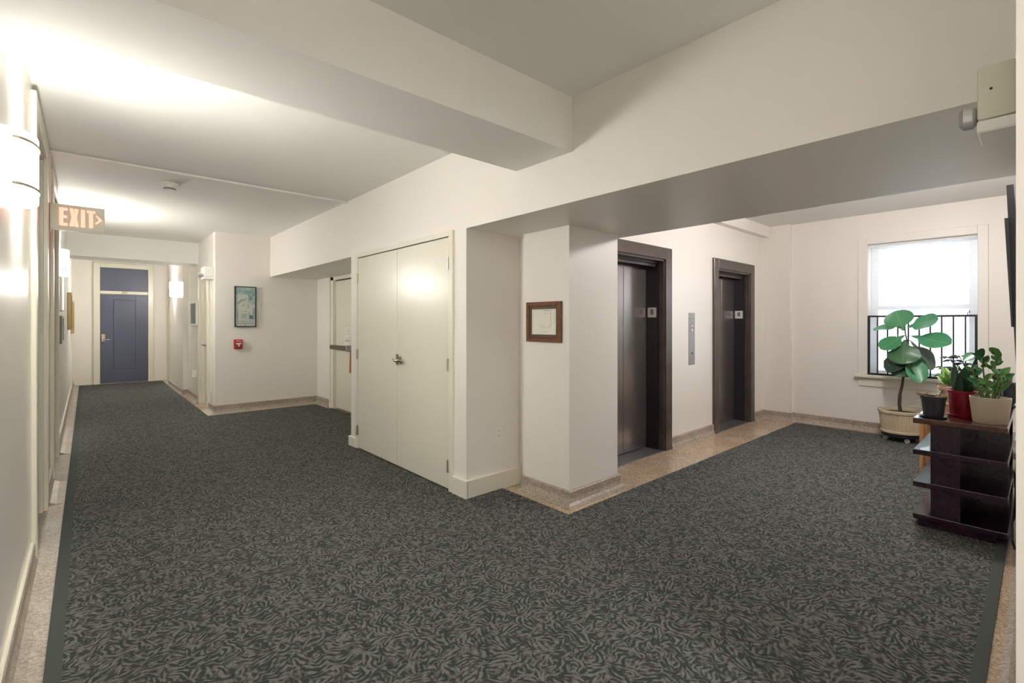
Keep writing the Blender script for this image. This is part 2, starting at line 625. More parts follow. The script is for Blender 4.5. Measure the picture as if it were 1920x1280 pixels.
# ------------------------------------------------------------------ the shell
H = 2.84          # ceiling
HB = 2.18         # underside of the long header
WL = -0.245       # left wall
HX = 2.28         # header / closet front plane
EY = 2.80         # elevator wall
FX = 7.64         # window wall
SY = 0.045        # south wall of the lobby

MB().box(-0.8, 8.1, -3.3, 14.9, -0.12, 0.0).build('floor', TERR, kind='structure')
MB().box(-0.8, 8.1, -3.3, 14.9, H, H + 0.12).build('ceiling', CEIL, kind='structure')

# left wall with two doorways
D1 = (4.05, 5.00)
D2 = (5.95, 6.90)
TZ = 2.66
b = MB()
for y0, y1 in ((-3.2, D1[0]), (D1[1], D2[0]), (D2[1], 14.7)):
    b.box(WL - 0.22, WL, y0, y1, 0, H)
for y0, y1 in (D1, D2):
    b.box(WL - 0.22, WL, y0, y1, TZ, H)
b.build('wall_left', WALL_L, kind='structure')

MB().box(WL - 0.2, 1.8, 14.5, 14.7, 0, H).build('wall_end', WALL, kind='structure')
MB().box(-0.5, 2.0, -3.2, -3.0, 0, H).build('wall_back', WALL, kind='structure')

# right wall of the far corridor (with a doorway and a pilaster)
RX = 1.49
D3 = (9.15, 9.85)
D4 = (13.45, 14.25)
b = MB()
b.box(RX, RX + 0.22, 8.80, D3[0], 0, H).box(RX, RX + 0.22, D3[1], D4[0], 0, H).box(RX, RX + 0.22, D4[1], 14.5, 0, H)
b.box(RX, RX + 0.22, D3[0], D3[1], 2.3, H).box(RX, RX + 0.22, D4[0], D4[1], 2.3, H)
b.box(RX - 0.085, RX, 11.25, 13.30, 0, H)
b.build('wall_corridor_right', WALL_L, kind='structure')

MB().box(RX, 3.27, 8.60, 8.80, 0, H).build('wall_poster', WALL, kind='structure')

# wall with the stair door
D5 = (7.08, 7.81)
b = MB()
b.box(3.05, 3.25, 5.34, D5[0], 0, H).box(3.05, 3.25, D5[1], 8.6, 0, H).box(3.05, 3.25, D5[0], D5[1], 2.115, H)
b.build('wall_stair', WALL, kind='structure')

# closet bump-out
b = MB()
b.box(HX, HX + 0.1, 3.10, 3.325, 0, HB).box(HX, HX + 0.1, 5.125, 5.34, 0, HB).box(HX, HX + 0.1, 3.325, 5.125, 2.145, HB)
b.box(HX + 0.1, 3.05, 3.10, 3.20, 0, HB).box(HX + 0.1, 3.05, 5.24, 5.34, 0, HB)
b.box(2.87, 3.25, 2.985, 3.10, 0, HB).box(3.05, 3.25, 3.10, 5.34, 0, HB)
b.build('wall_closet', WALL, kind='structure')

# the long header and the lobby beam
b = MB()
b.box(HX, 3.57, SY, 3.10, HB, H)
b.box(HX, 3.25, 3.10, 8.60, HB, H)
b.build('ceiling_header', WALL, kind='structure')
MB().box(WL, HX, 1.979, 2.502, 2.497, H).build('ceiling_beam', CEIL, kind='structure')
MB().box(WL, RX, 10.10, 10.60, 2.47, H).build('ceiling_beam', CEIL, kind='structure')

# pier with the framed plan
MB().box(2.80, 3.43, 2.46, 2.985, 0, HB).build('pillar', WALL, kind='structure')

# elevator wall
E1 = (3.75, 4.77)
E2 = (6.05, 7.06)
EZ = 2.12
b = MB()
b.box(3.43, E1[0], EY, EY + 0.3, 0, H).box(E1[1], E2[0], EY, EY + 0.3, 0, H).box(E2[1], FX + 0.2, EY, EY + 0.3, 0, H)
for e in (E1, E2):
    b.box(e[0], e[1], EY, EY + 0.3, EZ, H)
b.box(3.25, 3.43, 2.985, 3.10, 0, H)
b.build('wall_elevator', WALL_E, kind='structure')
MB().box(3.57, 7.56, EY - 0.095, EY, 2.685, H).build('trim_1', WALL, kind='structure')

# window wall with its pilaster
WY = (0.498, 1.534)
WZ = (0.738, 2.442)
b = MB()
b.box(FX, FX + 0.26, -0.3, WY[0], 0, H).box(FX, FX + 0.26, WY[1], EY + 0.1, 0, H)
b.box(FX, FX + 0.26, WY[0], WY[1], 0, WZ[0]).box(FX, FX + 0.26, WY[0], WY[1], WZ[1], H)
b.box(7.56, FX, 2.43, EY, 0, H)
b.build('wall_window', WALL, kind='structure')

# south wall of the lobby, its west end is the pale strip at the right edge
MB().box(1.75, 7.9, -0.25, SY, 0, H).build('wall_south', WALL, kind='structure')
MB().box(1.75, 1.95, -3.2, -0.25, 0, H).build('wall_corridor_near', WALL, kind='structure')


# added unseen backing walls, stop sky light leaking in round the doors
b = MB()
b.box(-0.80, -0.70, -3.3, 14.9, 0, H).box(3.55, 3.60, 3.3, 8.9, 0, H).box(3.25, 3.60, 8.80, 8.9, 0, H).box(1.95, 2.0, 8.8, 14.9, 0, H)
b.build('wall_light_block', WALL, kind='structure')

# ------------------------------------------------------------------ bases
def base_path(name, pts, left, m=TERB, h=0.11, t=0.02, cove=0.05):
    """terrazzo base with a cove, swept along pts with mitred corners; left = the room lies left of the path"""
    prof = [(0, 0), (0, h), (t * 0.6, h), (t, h - 0.008), (t, 0.055), (t + 0.012, 0.026), (t + cove * 0.5, 0.010), (t + cove, 0.002), (t + cove, 0)]
    P2 = [Vector(p) for p in pts]
    sg = 1 if left else -1
    dirs = [(b_ - a_).normalized() for a_, b_ in zip(P2, P2[1:])]
    nrm = [Vector((-d_.y, d_.x)) * sg for d_ in dirs]
    mb = MB()
    rings = []
    for k_, p_ in enumerate(P2):
        if k_ == 0:
            o_ = nrm[0]
        elif k_ == len(P2) - 1:
            o_ = nrm[-1]
        else:
            o_ = (nrm[k_ - 1] + nrm[k_]) / (1 + nrm[k_ - 1].dot(nrm[k_]))
        rings.append([mb.bm.verts.new((p_.x + o_.x * q, p_.y + o_.y * q, z_)) for q, z_ in prof])
    n_ = len(prof)
    for a_, b_ in zip(rings, rings[1:]):
        for q in range(n_):
            mb.bm.faces.new((a_[q], b_[q], b_[(q + 1) % n_], a_[(q + 1) % n_]))
    mb.bm.faces.new(rings[0])
    mb.bm.faces.new(rings[-1][::-1])
    return mb.build(name, m, kind='structure')


base_path('baseboard_left', [(WL, -3.0), (WL, D1[0] - 0.12)], False, h=0.125, cove=0.092)
base_path('baseboard_left', [(WL, D1[1] + 0.12), (WL, D2[0] - 0.12)], False, h=0.125, cove=0.092)
base_path('baseboard_left', [(WL, D2[1] + 0.12), (WL, 14.5)], False, h=0.125, cove=0.092)
base_path('baseboard_corridor_right', [(RX, D3[1] + 0.1), (RX, 11.25), (RX - 0.085, 11.25), (RX - 0.085, 13.30)], True)
base_path('baseboard_poster', [(RX, D3[0] - 0.1), (RX, 8.6), (3.05, 8.6), (3.05, D5[1] + 0.16)], False, h=0.125, cove=0.10)
base_path('baseboard_pillar', [(2.80, 2.985), (2.80, 2.46), (3.43, 2.46), (3.43, EY), (E1[0] - 0.125, EY)], False, cove=0.06)
base_path('baseboard_elevator', [(E1[1] + 0.125, EY), (E2[0] - 0.125, EY)], False, h=0.13, cove=0.03)
base_path('baseboard_window', [(E2[1] + 0.125, EY), (7.56, EY), (7.56, 2.43), (FX, 2.43), (FX, SY), (1.80, SY)], False, h=0.12, cove=0.05)
b = MB()
for y0, y1 in ((-3.0, D1[0] - 0.12), (D1[1] + 0.12, D2[0] - 0.12), (D2[1] + 0.12, 14.5)):
    b.box(WL, WL + 0.017, y0, y1, 0.125, 0.141, 0.004)
b.build('trim_2', TRIM, kind='structure')
MB().box(WL - 0.215, -0.131, -3.0, 14.4, 0.0002, 0.002).build('trim_3', TERB, kind='structure')
# white wooden base round the closet
b = MB()
b.box(2.252, HX, 3.072, 3.265, 0, 0.150, 0.003).box(HX - 0.01, 2.87, 3.072, 3.10, 0, 0.150, 0.003)
b.box(2.252, HX, 5.185, 5.355, 0, 0.115, 0.003)
b.build('baseboard_closet', TRIM, kind='structure')

# ------------------------------------------------------------------ carpet
CZ = 0.009
cp = thing('carpet', 'dark grey-green fitted carpet with a wriggling leaf pattern', 'carpet', (1.0, 3.0, 0))
b = MB()
BW = 0.055
bm = b.bm
L0 = -0.13 + BW
outline = [(L0, -2.9), (1.74, -2.9), (1.74, 0.15), (7.45, 0.15 + 0.0), (7.45, 2.325), (2.64, 2.325), (2.64, 3.085), (2.252, 3.085), (2.252, 3.266), (2.279, 3.266), (2.279, 5.184), (2.252, 5.184), (2.252, 5.35),
           (2.95, 5.35), (2.95, 7.08), (3.027, 7.08), (3.027, 7.81), (2.95, 7.81), (2.95, 8.385), (1.365, 8.41), (1.365, 14.28), (L0, 14.38)]
b.prism([(x, y, 0.0005) for x, y in outline], (0, 0, CZ))
b.build('pile', CARPET, cp)
b = MB()
b.box(-0.13, L0, -2.9, 14.38, 0.0005, CZ + 0.0008)
b.box(1.74, 7.45, 0.15, 0.195, CZ - 0.002, CZ + 0.0008)
b.build('border_strip', CBORDER, cp)


# ------------------------------------------------------------------ doors
def casing_x(mb, x, out, y0, y1, zt, wd=0.12, t=0.028, z0=0.0, head=True):
    """casing round an opening in a wall whose face is x; out = +1/-1 direction into the room"""
    xa, xb = x, x + out * t
    mb.box(xa, xb, y0 - wd, y0, z0, zt + wd, 0.004)
    mb.box(xa, xb, y1, y1 + wd, z0, zt + wd, 0.004)
    if head:
        mb.box(xa, xb, y0, y1, zt, zt + wd, 0.004)


def lever(parent, base, along, out, m=NICKEL):
    """rose + lever; along and out are unit vectors"""
    p = Vector(base); a = Vector(along); o = Vector(out)
    mb = MB()
    mb.cyl(p, p + o * 0.012, 0.032, 0.028, 20)
    mb.cyl(p + o * 0.012, p + o * 0.050, 0.012, 0.012, 12)
    r = mb
    r.tube([p + o * 0.050 - a * 0.012, p + o * 0.052 + a * 0.03, p + o * 0.050 + a * 0.075, p + o * 0.046 + a * 0.11], [0.013, 0.012, 0.011, 0.008], 10)
    return mb.build('lever', m, parent, True)


# corridor doors on the left
for i, (y0, y1) in enumerate((D1, D2)):
    d = struct_empty('door_%d' % (i + 1), (WL, (y0 + y1) / 2, 0))
    c = MB()
    casing_x(c, WL, 1, y0, y1, TZ, 0.12, 0.026)
    c.box(WL - 0.14, WL, y0, y0 + 0.03, 0, TZ).box(WL - 0.14, WL, y1 - 0.03, y1, 0, TZ).box(WL - 0.14, WL, y0, y1, TZ - 0.03, TZ)
    c.box(WL - 0.14, WL - 0.02, y0, y1, 2.08, 2.14)
    c.build('casing', TRIM, d)
    l = MB().box(WL - 0.13, WL - 0.09, y0 + 0.03, y1 - 0.03, 0.012, 2.08, 0.003).build('leaf', BLUE, d)
    MB().box(WL - 0.13, WL - 0.09, y0 + 0.03, y1 - 0.03, 2.14, TZ - 0.03, 0.003).build('transom_panel', BLUE, d)
    lever(l, (WL - 0.09, y0 + 0.12, 1.03), (0, 1, 0), (1, 0, 0), STEEL)

# blue door at the end of the corridor
d = struct_empty('door_3', (0.665, 14.5, 0))
DX = (0.225, 1.105)
c = MB()
fy = 14.445
for x0, x1, z0, z1 in ((DX[0] - 0.115, DX[0], 0, 2.80), (DX[1], DX[1] + 0.105, 0, 2.80), (DX[0], DX[1], 2.695, 2.80), (DX[0], DX[1], 2.085, 2.155)):
    c.box(x0, x1, fy, 14.5, z0, z1, 0.005)
c.build('casing', TRIM, d)
MB().box(DX[0], DX[1], 14.475, 14.5, 2.155, 2.695).build('transom_panel', BLUE, d)
l = MB()
ly = 14.478
px0, px1, pz0, pz1 = 0.455, 0.870, 0.31, 1.955
l.box(DX[0] + 0.005, px0, ly, 14.499, 0.012, 2.08, 0.002).box(px1, DX[1] - 0.005, ly, 14.499, 0.012, 2.08, 0.002)
l.box(px0, px1, ly, 14.499, 0.012, pz0, 0.002).box(px0, px1, ly, 14.499, pz1, 2.08, 0.002)
l.box(px0 + 0.012, px1 - 0.012, ly + 0.001, 14.499, pz0 + 0.012, pz1 - 0.012, 0.004).box(px0, px1, ly + 0.014, 14.499, pz0, pz1)
leaf3 = l.build('leaf', BLUE, d)
k = MB().box(0.247, 0.318, ly - 0.022, ly, 0.975, 1.155, 0.006)
lock = k.build('lock_plate', NICKEL, d, label='brass-coloured electronic lock plate')
k = MB()
k.cyl((0.283, ly - 0.022, 1.020), (0.283, ly - 0.055, 1.020), 0.014)
k.tube([(0.275, ly - 0.055, 1.020), (0.33, ly - 0.058, 1.022), (0.395, ly - 0.052, 1.020)], [0.013, 0.012, 0.008], 8)
k.build('lever', STEEL, lock, True)
text('room_number', '801', 0.078, face_south(0.670, fy - 0.001, 2.122), mat('number_brass', (0.30, 0.25, 0.13), 0.4, metal=0.3), d, 0.002, 1.0, 0.001)

# closet double door
d = struct_empty('door_4', (HX, 4.22, 0))
c = MB()
ct = 0.022
c.box(HX - ct, HX, 3.265, 3.325, 0.0, 2.19, 0.003).box(HX - ct, HX, 5.125, 5.185, 0.0, 2.19, 0.003)
c.box(HX - ct, HX, 3.325, 5.125, 2.145, 2.19, 0.003)
c.build('casing', TRIM, d)
for y0, y1 in ((3.330, 4.217), (4.223, 5.120)):
    lf = MB().box(HX - 0.016, HX + 0.028, y0, y1, 0.022, 2.137, 0.002).build('leaf', DOORW, d)
    hy = y0 - 0.004 if y0 < 4 else y1 + 0.004
    for hz in (0.214, 1.063, 1.915):
        k = MB().cyl((HX - 0.026, hy, hz - 0.05), (HX - 0.026, hy, hz + 0.05), 0.009, n=12)
        k.box(HX - 0.021, HX - 0.015, hy - 0.016, hy + 0.016, hz - 0.048, hz + 0.048)
        k.cyl((HX - 0.026, hy, hz + 0.05), (HX - 0.026, hy, hz + 0.057), 0.006, n=8)
        k.build('hinge', HINGE, lf, True)
    if y0 < 4:
        k = MB()
        p = Vector((HX - 0.016, 4.150, 1.058))
        k.cyl(p, p + Vector((-0.012, 0, 0)), 0.036, 0.030, 24)
        k.cyl(p + Vector((-0.012, 0, 0)), p + Vector((-0.05, 0, 0)), 0.013, 0.013, 12)
        k.tube([p + Vector((-0.052, 0.018, -0.002)), p + Vector((-0.056, -0.02, -0.004)), p + Vector((-0.054, -0.07, -0.004)), p + Vector((-0.048, -0.105, -0.003))],
               [0.016, 0.018, 0.015, 0.009], 12)
        k.build('lever', NICKEL, lf, True)
        MB().box(HX - 0.019, HX - 0.014, 4.185, 4.240, 1.008, 1.110, 0.002).build('strike_plate', NICKEL, lf)
        k = MB()
        k.tube([(HX - 0.022, 4.195, 1.070), (HX - 0.034, 4.235, 1.062), (HX - 0.030, 4.275, 1.058)], [0.010, 0.012, 0.007], 8)
        k.build('thumb_latch', NICKEL, lf, True)

# stair door
d = struct_empty('door_5', (3.05, 7.45, 0))
c = MB()
c.box(3.028, 3.05, D5[1], D5[1] + 0.135, 0, 2.225, 0.004).box(3.015, 3.05, D5[1] + 0.105, D5[1] + 0.150, 0, 2.18 - 0.003, 0.004)
c.box(3.028, 3.05, D5[0] - 0.12, D5[0], 0, 2.178, 0.004)
c.box(3.028, 3.05, D5[0] - 0.12, D5[1] + 0.135, 2.115, 2.177, 0.004)
c.box(3.05, 3.13, D5[1] - 0.025, D5[1], 0, 2.115).box(3.05, 3.13, D5[0], D5[0] + 0.02, 0, 2.115)
c.build('casing', TRIM, d)
lf = MB().box(3.062, 3.105, D5[0] + 0.02, D5[1] - 0.025, 0.02, 2.10, 0.003).build('leaf', DOORW, d)
k = MB().box(3.000, 3.062, 7.20, 7.90, 0.985, 1.050, 0.008)
k.build('panic_bar', PANIC, lf, True, label='brown horizontal panic bar')
MB().box(2.985, 3.062, 7.165, 7.205, 0.968, 1.062, 0.006).build('latch_box', STEEL, lf)

# doors on the right of the far corridor
for n, (y0, y1) in ((6, D3), (7, D4)):
    d = struct_empty('door_%d' % n, (RX, (y0 + y1) / 2, 0))
    c = MB()
    casing_x(c, RX, -1, y0, y1, 2.20, 0.10, 0.03)
    c.box(RX, RX + 0.14, y0, y0 + 0.03, 0, 2.3).box(RX, RX + 0.14, y1 - 0.03, y1, 0, 2.3).box(RX, RX + 0.14, y0, y1, 2.2, 2.3)
    c.build('casing', TRIM, d)
    lf = MB().box(RX + 0.05, RX + 0.09, y0 + 0.03, y1 - 0.03, 0.012, 2.2, 0.003).build('leaf', DOORW, d)
    lever(lf, (RX + 0.05, y1 - 0.12, 1.03), (0, -1, 0), (-1, 0, 0), NICKEL)

# elevators
for n, (x0, x1) in ((8, E1), (9, E2)):
    d = struct_empty('door_%d' % n, ((x0 + x1) / 2, EY, 0))
    FW = 0.125
    c = MB()
    c.box(x0 - FW, x0 + 0.004, EY - 0.028, EY + 0.01, 0, EZ + FW, 0.004)
    c.box(x1 - 0.004, x1 + FW, EY - 0.028, EY + 0.01, 0, EZ + FW, 0.004)
    c.box(x0, x1, EY - 0.028, EY + 0.01, EZ - 0.004, EZ + FW, 0.004)
    c.build('frame', ELEVF, d)
    c = MB()
    # moulded inner stop, then the deep dark jamb
    c.box(x0, x0 + 0.022, EY - 0.010, EY + 0.055, 0, EZ, 0.003).box(x1 - 0.022, x1, EY - 0.010, EY + 0.055, 0, EZ, 0.003)
    c.box(x0, x1, EY - 0.010, EY + 0.055, EZ - 0.026, EZ, 0.003)
    c.build('stop_moulding', ELEVF, d)
    c = MB()
    c.box(x0, x0 + 0.035, EY + 0.055, EY + 0.24, 0, EZ).box(x1 - 0.035, x1, EY + 0.055, EY + 0.24, 0, EZ)
    c.box(x0, x1, EY + 0.055, EY + 0.24, EZ - 0.045, EZ)
    c.build('jamb', ELEVJ, d)
    c = MB()
    c.box(x0 + 0.03, x1 - 0.03, EY + 0.085, EY + 0.100, EZ - 0.075, EZ - 0.04)
    c.build('header_rail', ELEVF, d)
    MB().box(x0 + 0.02, x1 - 0.02, EY - 0.015, EY + 0.26, 0.0, 0.008, 0.002).build('sill', SILL, d)
    xm = (x0 + x1) / 2 + (0.03 if n == 8 else 0.07)
    for a, bb in ((x0 + 0.03, xm - 0.003), (xm + 0.003, x1 - 0.03)):
        MB().box(a, bb, EY + 0.20, EY + 0.235, 0.012, EZ - 0.02, 0.003).build('door_panel', ELEV, d)
    MB().box(x0, x1, EY + 0.235, EY + 0.25, 0.0, EZ).build('shaft_backing', ELEVJ, d)
    pl = MB().box(x1 - 0.0375, x1 - 0.035, EY + 0.075, EY + 0.185, 1.478, 1.588, 0.0).build('number_plate', WHITE, d, label='white floor number plate on the jamb')
    text('digit', '8', 0.082, face_west(x1 - 0.038, EY + 0.130, 1.536), INKD, pl, 0.0006, 1.0, 0.0015)

# ------------------------------------------------------------------ window
wn = struct_empty('window_1', (FX, 1.016, WZ[0]))
c = MB()
cw = 0.098
c.box(FX - 0.022, FX, WY[0] - 0.088, WY[0], WZ[0], WZ[1] + cw, 0.004).box(FX - 0.022, FX, WY[1], WY[1] + cw, WZ[0], WZ[1] + cw, 0.004)
c.box(FX - 0.022, FX, WY[0], WY[1], WZ[1], WZ[1] + cw, 0.004)
c.build('casing', WALL, wn)
MB().box(FX - 0.075, FX + 0.12, WY[0] - 0.11, WY[1] + 0.13, WZ[0] - 0.038, WZ[0], 0.008, 2).build('sill', TRIM, wn)
MB().box(FX - 0.020, FX, WY[0] - 0.09, WY[1] + 0.10, WZ[0] - 0.150, WZ[0] - 0.038, 0.003).build('apron', TRIM, wn)
for nm, z0, z1, xx in (('upper_sash', 1.585, WZ[1], FX + 0.19), ('lower_sash', WZ[0], 1.640, FX + 0.15)):
    s = MB()
    sw = 0.085
    s.box(xx, xx + 0.035, WY[0], WY[0] + sw, z0, z1, 0.003).box(xx, xx + 0.035, WY[1] - sw, WY[1], z0, z1, 0.003)
    s.box(xx, xx + 0.035, WY[0] + sw, WY[1] - sw, z0, z0 + 0.055, 0.003).box(xx, xx + 0.035, WY[0] + sw, WY[1] - sw, z1 - 0.055, z1, 0.003)
    so = s.build(nm, SASH, wn)
    MB().box(xx + 0.014, xx + 0.019, WY[0] + sw, WY[1] - sw, z0 + 0.055, z1 - 0.055).build('pane', GLASS, so)

bl = thing('venetian_blind', 'white venetian blind hanging in the window with slats turned open', 'blind', (FX + 0.07, 1.016, WZ[1]))
bx = FX + 0.075
MB().box(bx - 0.02, bx + 0.02, WY[0] + 0.012, WY[1] - 0.012, WZ[1] - 0.036, WZ[1] - 0.002, 0.003).build('head_rail', BLIND, bl)
slat_me = None
z = WZ[1] - 0.052
pitch = 0.0205
while z > WZ[0] + 0.03:
    if slat_me is None:
        s = MB()
        y0, y1 = WY[0] + 0.014, WY[1] - 0.014
        pr = [(-0.0125, -0.0012), (-0.006, 0.0004), (0.0, 0.001), (0.006, 0.0004), (0.0125, -0.0012)]
        for (a0, h0), (a1, h1) in zip(pr, pr[1:]):
            s.quad([(bx + a0, y0, z + h0), (bx + a1, y0, z + h1), (bx + a1, y1, z + h1), (bx + a0, y1, z + h0)])
        bmesh.ops.remove_doubles(s.bm, verts=s.bm.verts[:], dist=1e-5)
        so = s.build('slat', BLIND, bl, True)
        slat_me = so
        z_first = z
    else:
        so = slat_me.copy()
        C.objects.link(so)
        so.location = (0, 0, z - z_first)
    z -= pitch
MB().box(bx - 0.0125, bx + 0.0125, WY[0] + 0.014, WY[1] - 0.014, WZ[0] + 0.006, WZ[0] + 0.020, 0.002).build('bottom_rail', BLIND, bl)
for yy in (WY[0] + 0.16, WY[1] - 0.16):
    MB().box(bx - 0.0135, bx - 0.0125, yy - 0.003, yy + 0.003, WZ[0] + 0.02, WZ[1] - 0.03).build('ladder_tape', BLIND, bl)
k = MB()
for dy, zz in ((0.0, 1.545), (0.012, 1.525)):
    k.tube([(bx - 0.024, WY[0] + 0.075 + dy, WZ[1] - 0.03), (bx - 0.024, WY[0] + 0.075 + dy, zz + 0.02)], 0.0012, 5)
cord = k.build('pull_cord', BLIND, bl)
for dy, zz in ((0.0, 1.545), (0.012, 1.525)):
    MB().cyl((bx - 0.024, WY[0] + 0.075 + dy, zz - 0.012), (bx - 0.024, WY[0] + 0.075 + dy, zz + 0.018), 0.006, 0.003, 8).build('tassel', BLACKP, cord, True)

gd = thing('window_guard', 'black metal window guard with thin upright bars across the lower sash', 'window guard', (FX + 0.02, 1.016, WZ[0]))
gx0, gx1 = FX + 0.004, FX + 0.022
MB().box(gx0, gx1, WY[0] + 0.001, WY[1] - 0.001, 1.488, 1.512).build('top_rail', BLACK, gd)
MB().box(gx0, gx1, WY[0] + 0.001, WY[1] - 0.001, WZ[0] + 0.002, WZ[0] + 0.024).build('bottom_rail', BLACK, gd)
for yy in (WY[0] + 0.012, WY[1] - 0.012):
    MB().box(gx0 - 0.002, gx1 + 0.002, yy - 0.013, yy + 0.013, WZ[0] + 0.002, 1.512).build('post', BLACK, gd)
for i in range(9):
    yy = WY[0] + (WY[1] - WY[0]) * (i + 1) / 10
    MB().box(gx0 + 0.004, gx1 - 0.004, yy - 0.0075, yy + 0.0075, WZ[0] + 0.024, 1.488).build('bar', BLACK, gd)


# ------------------------------------------------------------------ sconces
def sconce(x, y, out, label, zc=2.135, P=0.085):
    t = thing('wall_sconce', label, 'wall lamp', (x, y, zc - 0.15), 'half-round corridor sconces')
    arc = (-PI / 2, PI / 2) if out > 0 else (PI / 2, 3 * PI / 2)
    RY = 0.160
    z0 = zc - 0.15
    MB().box(x, x + out * 0.012, y - 0.13, y + 0.13, z0 + 0.01, z0 + 0.29).build('back_plate', BAND, t)
    s = MB().lathe((x + out * 0.001, y, z0), [(0.93, 0.0), (1.0, 0.0), (1.0, 0.30), (0.93, 0.30)], 28, arc, P, RY)
    s.build('shade', SHADE, t, True)
    s = MB().lathe((x + out * 0.001, y, z0 + 0.262), [(0.001, 0), (0.92, 0)], 20, arc, P, RY)
    s.build('bulb_tray', SHADETOP, t)
    for zz in (0.048, 0.252):
        MB().lathe((x, y, z0 + zz), [(1.0, 0), (1.08, 0), (1.08, 0.014), (1.0, 0.014)], 28, arc, P, RY).build('band', BAND, t, True)
    return t


sconce(WL, 3.20, 1, 'lit half-round glass wall sconce nearest, at the left edge above the near wall', P=0.072)
sconce(WL, 7.85, 1, 'lit half-round glass wall sconce on the left wall beyond the exit sign')
sconce(RX - 0.085, 12.45, -1, 'small distant lit sconce on the right corridor wall beside the blue door')

# added fitting for the fill light, unseen behind the camera
t = thing('unseen_ceiling_lamp', 'added round fill lamp on the corridor ceiling, unseen behind the viewpoint', 'ceiling lamp', (1.15, -1.7, H))
MB().lathe((1.15, -1.7, H - 0.05), [(0.0001, 0.0), (0.20, 0.0), (0.22, 0.02), (0.22, 0.0495)], 32).build('diffuser', DIFF, t, True)
t = thing('unseen_ceiling_lamp', 'white globe ceiling lamp in the elevator lobby hidden behind the beam', 'ceiling lamp', (5.05, 0.80, H))
MB().lathe((5.05, 0.80, H - 0.215), [(0.1 * math.cos(a_ * PI / 16), 0.1 * math.sin(a_ * PI / 16)) for a_ in range(-8, 9)], 24).build('globe', GLOBE, t, True)
MB().cyl((5.05, 0.80, H - 0.125), (5.05, 0.80, H), 0.05, n=16).build('canopy', WHITE, t, True)

# ------------------------------------------------------------------ exit sign
ex = thing('exit_sign', 'lit EXIT sign with red letters and right-pointing chevron projecting from the left wall', 'exit sign', (WL, 5.25, 2.27))
sy = 5.25
sx0, sx1, sz0, sz1 = WL + 0.022, 0.112, 2.168, 2.372
MB().box(sx0, sx1, sy, sy + 0.045, sz0, sz1, 0.004).build('housing', EXITBODY, ex)
MB().box(WL, WL + 0.022, sy - 0.02, sy + 0.065, sz0 - 0.01, sz1 + 0.01, 0.003).build('wall_canopy', NICKEL, ex)
MB().box(sx0 + 0.01, sx1 - 0.004, sy + 0.004, sy + 0.041, sz0 - 0.006, sz0).build('bottom_lens', WHITE, ex)
lh = 0.142
zc_ = (sz0 + sz1) / 2 + 0.002


def letter(polys, name='letter'):
    k = MB()
    for p in polys:
        k.prism([(x, sy - 0.0025, z) for x, z in p], (0, 0.003, 0))
    return k.build(name, EXITRED, ex)


lx = sx0 + 0.058
zb, zt = zc_ - lh / 2, zc_ + lh / 2
st = 0.0235
lw = 0.048
letter([[(lx, zb), (lx + st, zb), (lx + st, zt), (lx, zt)], [(lx + st, zb), (lx + lw, zb), (lx + lw, zb + 0.020), (lx + st, zb + 0.020)],
        [(lx + st, zt - 0.020), (lx + lw, zt - 0.020), (lx + lw, zt), (lx + st, zt)], [(lx + st, zc_ - 0.010), (lx + lw - 0.004, zc_ - 0.010), (lx + lw - 0.004, zc_ + 0.010), (lx + st, zc_ + 0.010)]])
x = lx + lw + 0.012
xw = 0.055
letter([[(x, zb), (x + st, zb), (x + xw / 2, zc_ - 0.028), (x + xw - st, zb), (x + xw, zb), (x + xw / 2 + 0.015, zc_), (x + xw, zt), (x + xw - st, zt),
         (x + xw / 2, zc_ + 0.028), (x + st, zt), (x, zt), (x + xw / 2 - 0.015, zc_)]])
x += xw + 0.014
letter([[(x, zb), (x + st, zb), (x + st, zt), (x, zt)]])
x += st + 0.012
tw = 0.052
letter([[(x, zt - 0.021), (x + tw, zt - 0.021), (x + tw, zt), (x, zt)], [(x + tw / 2 - st / 2, zb), (x + tw / 2 + st / 2, zb), (x + tw / 2 + st / 2, zt - 0.021), (x + tw / 2 - st / 2, zt - 0.021)]])
x += tw + 0.004
letter([[(x, zc_ + 0.034), (x + 0.004, zc_ + 0.038), (x + 0.040, zc_), (x + 0.004, zc_ - 0.038), (x - 0.004, zc_ - 0.030), (x + 0.020, zc_)]], 'chevron')
# second lit face, seen mirrored in the glossy wall and by people coming the other way
MB().box(sx0 + 0.07, sx1 - 0.03, sy + 0.045, sy + 0.047, zb, zt).build('rear_legend', EXITRED, ex)

# ------------------------------------------------------------------ ceiling conduit and smoke detector
cd = thing('conduit', 'thin painted cable conduit running across the corridor ceiling', 'conduit', (1.0, 5.46, H))
MB().box(WL + 0.001, HX - 0.001, 5.435, 5.485, H - 0.020, H - 0.0005, 0.005, 2).build('channel', CEIL, cd)
MB().cyl((WL + 0.012, 5.47, H - 0.010), (WL + 0.012, 5.47, 2.18), 0.012, n=10).build('drop_pipe', CEIL, cd, True)
sd = thing('smoke_detector', 'small round white smoke detector under the corridor ceiling near the conduit', 'smoke detector', (0.63, 5.95, H))
MB().lathe((0.63, 5.95, H), [(0.0001, -0.02), (0.075, -0.02), (0.078, -0.014), (0.078, -0.0005)], 28).build('base', WHITE, sd, True)
MB().lathe((0.63, 5.95, H), [(0.0001, -0.075), (0.036, -0.074), (0.046, -0.066), (0.050, -0.052), (0.062, -0.046), (0.066, -0.02)], 28).build('sensor_head', WHITE, sd, True)
MB().lathe((0.63, 5.95, H), [(0.047, -0.064), (0.0515, -0.062), (0.0535, -0.054), (0.0505, -0.052)], 28).build('vent_ring', PICG, sd, True)

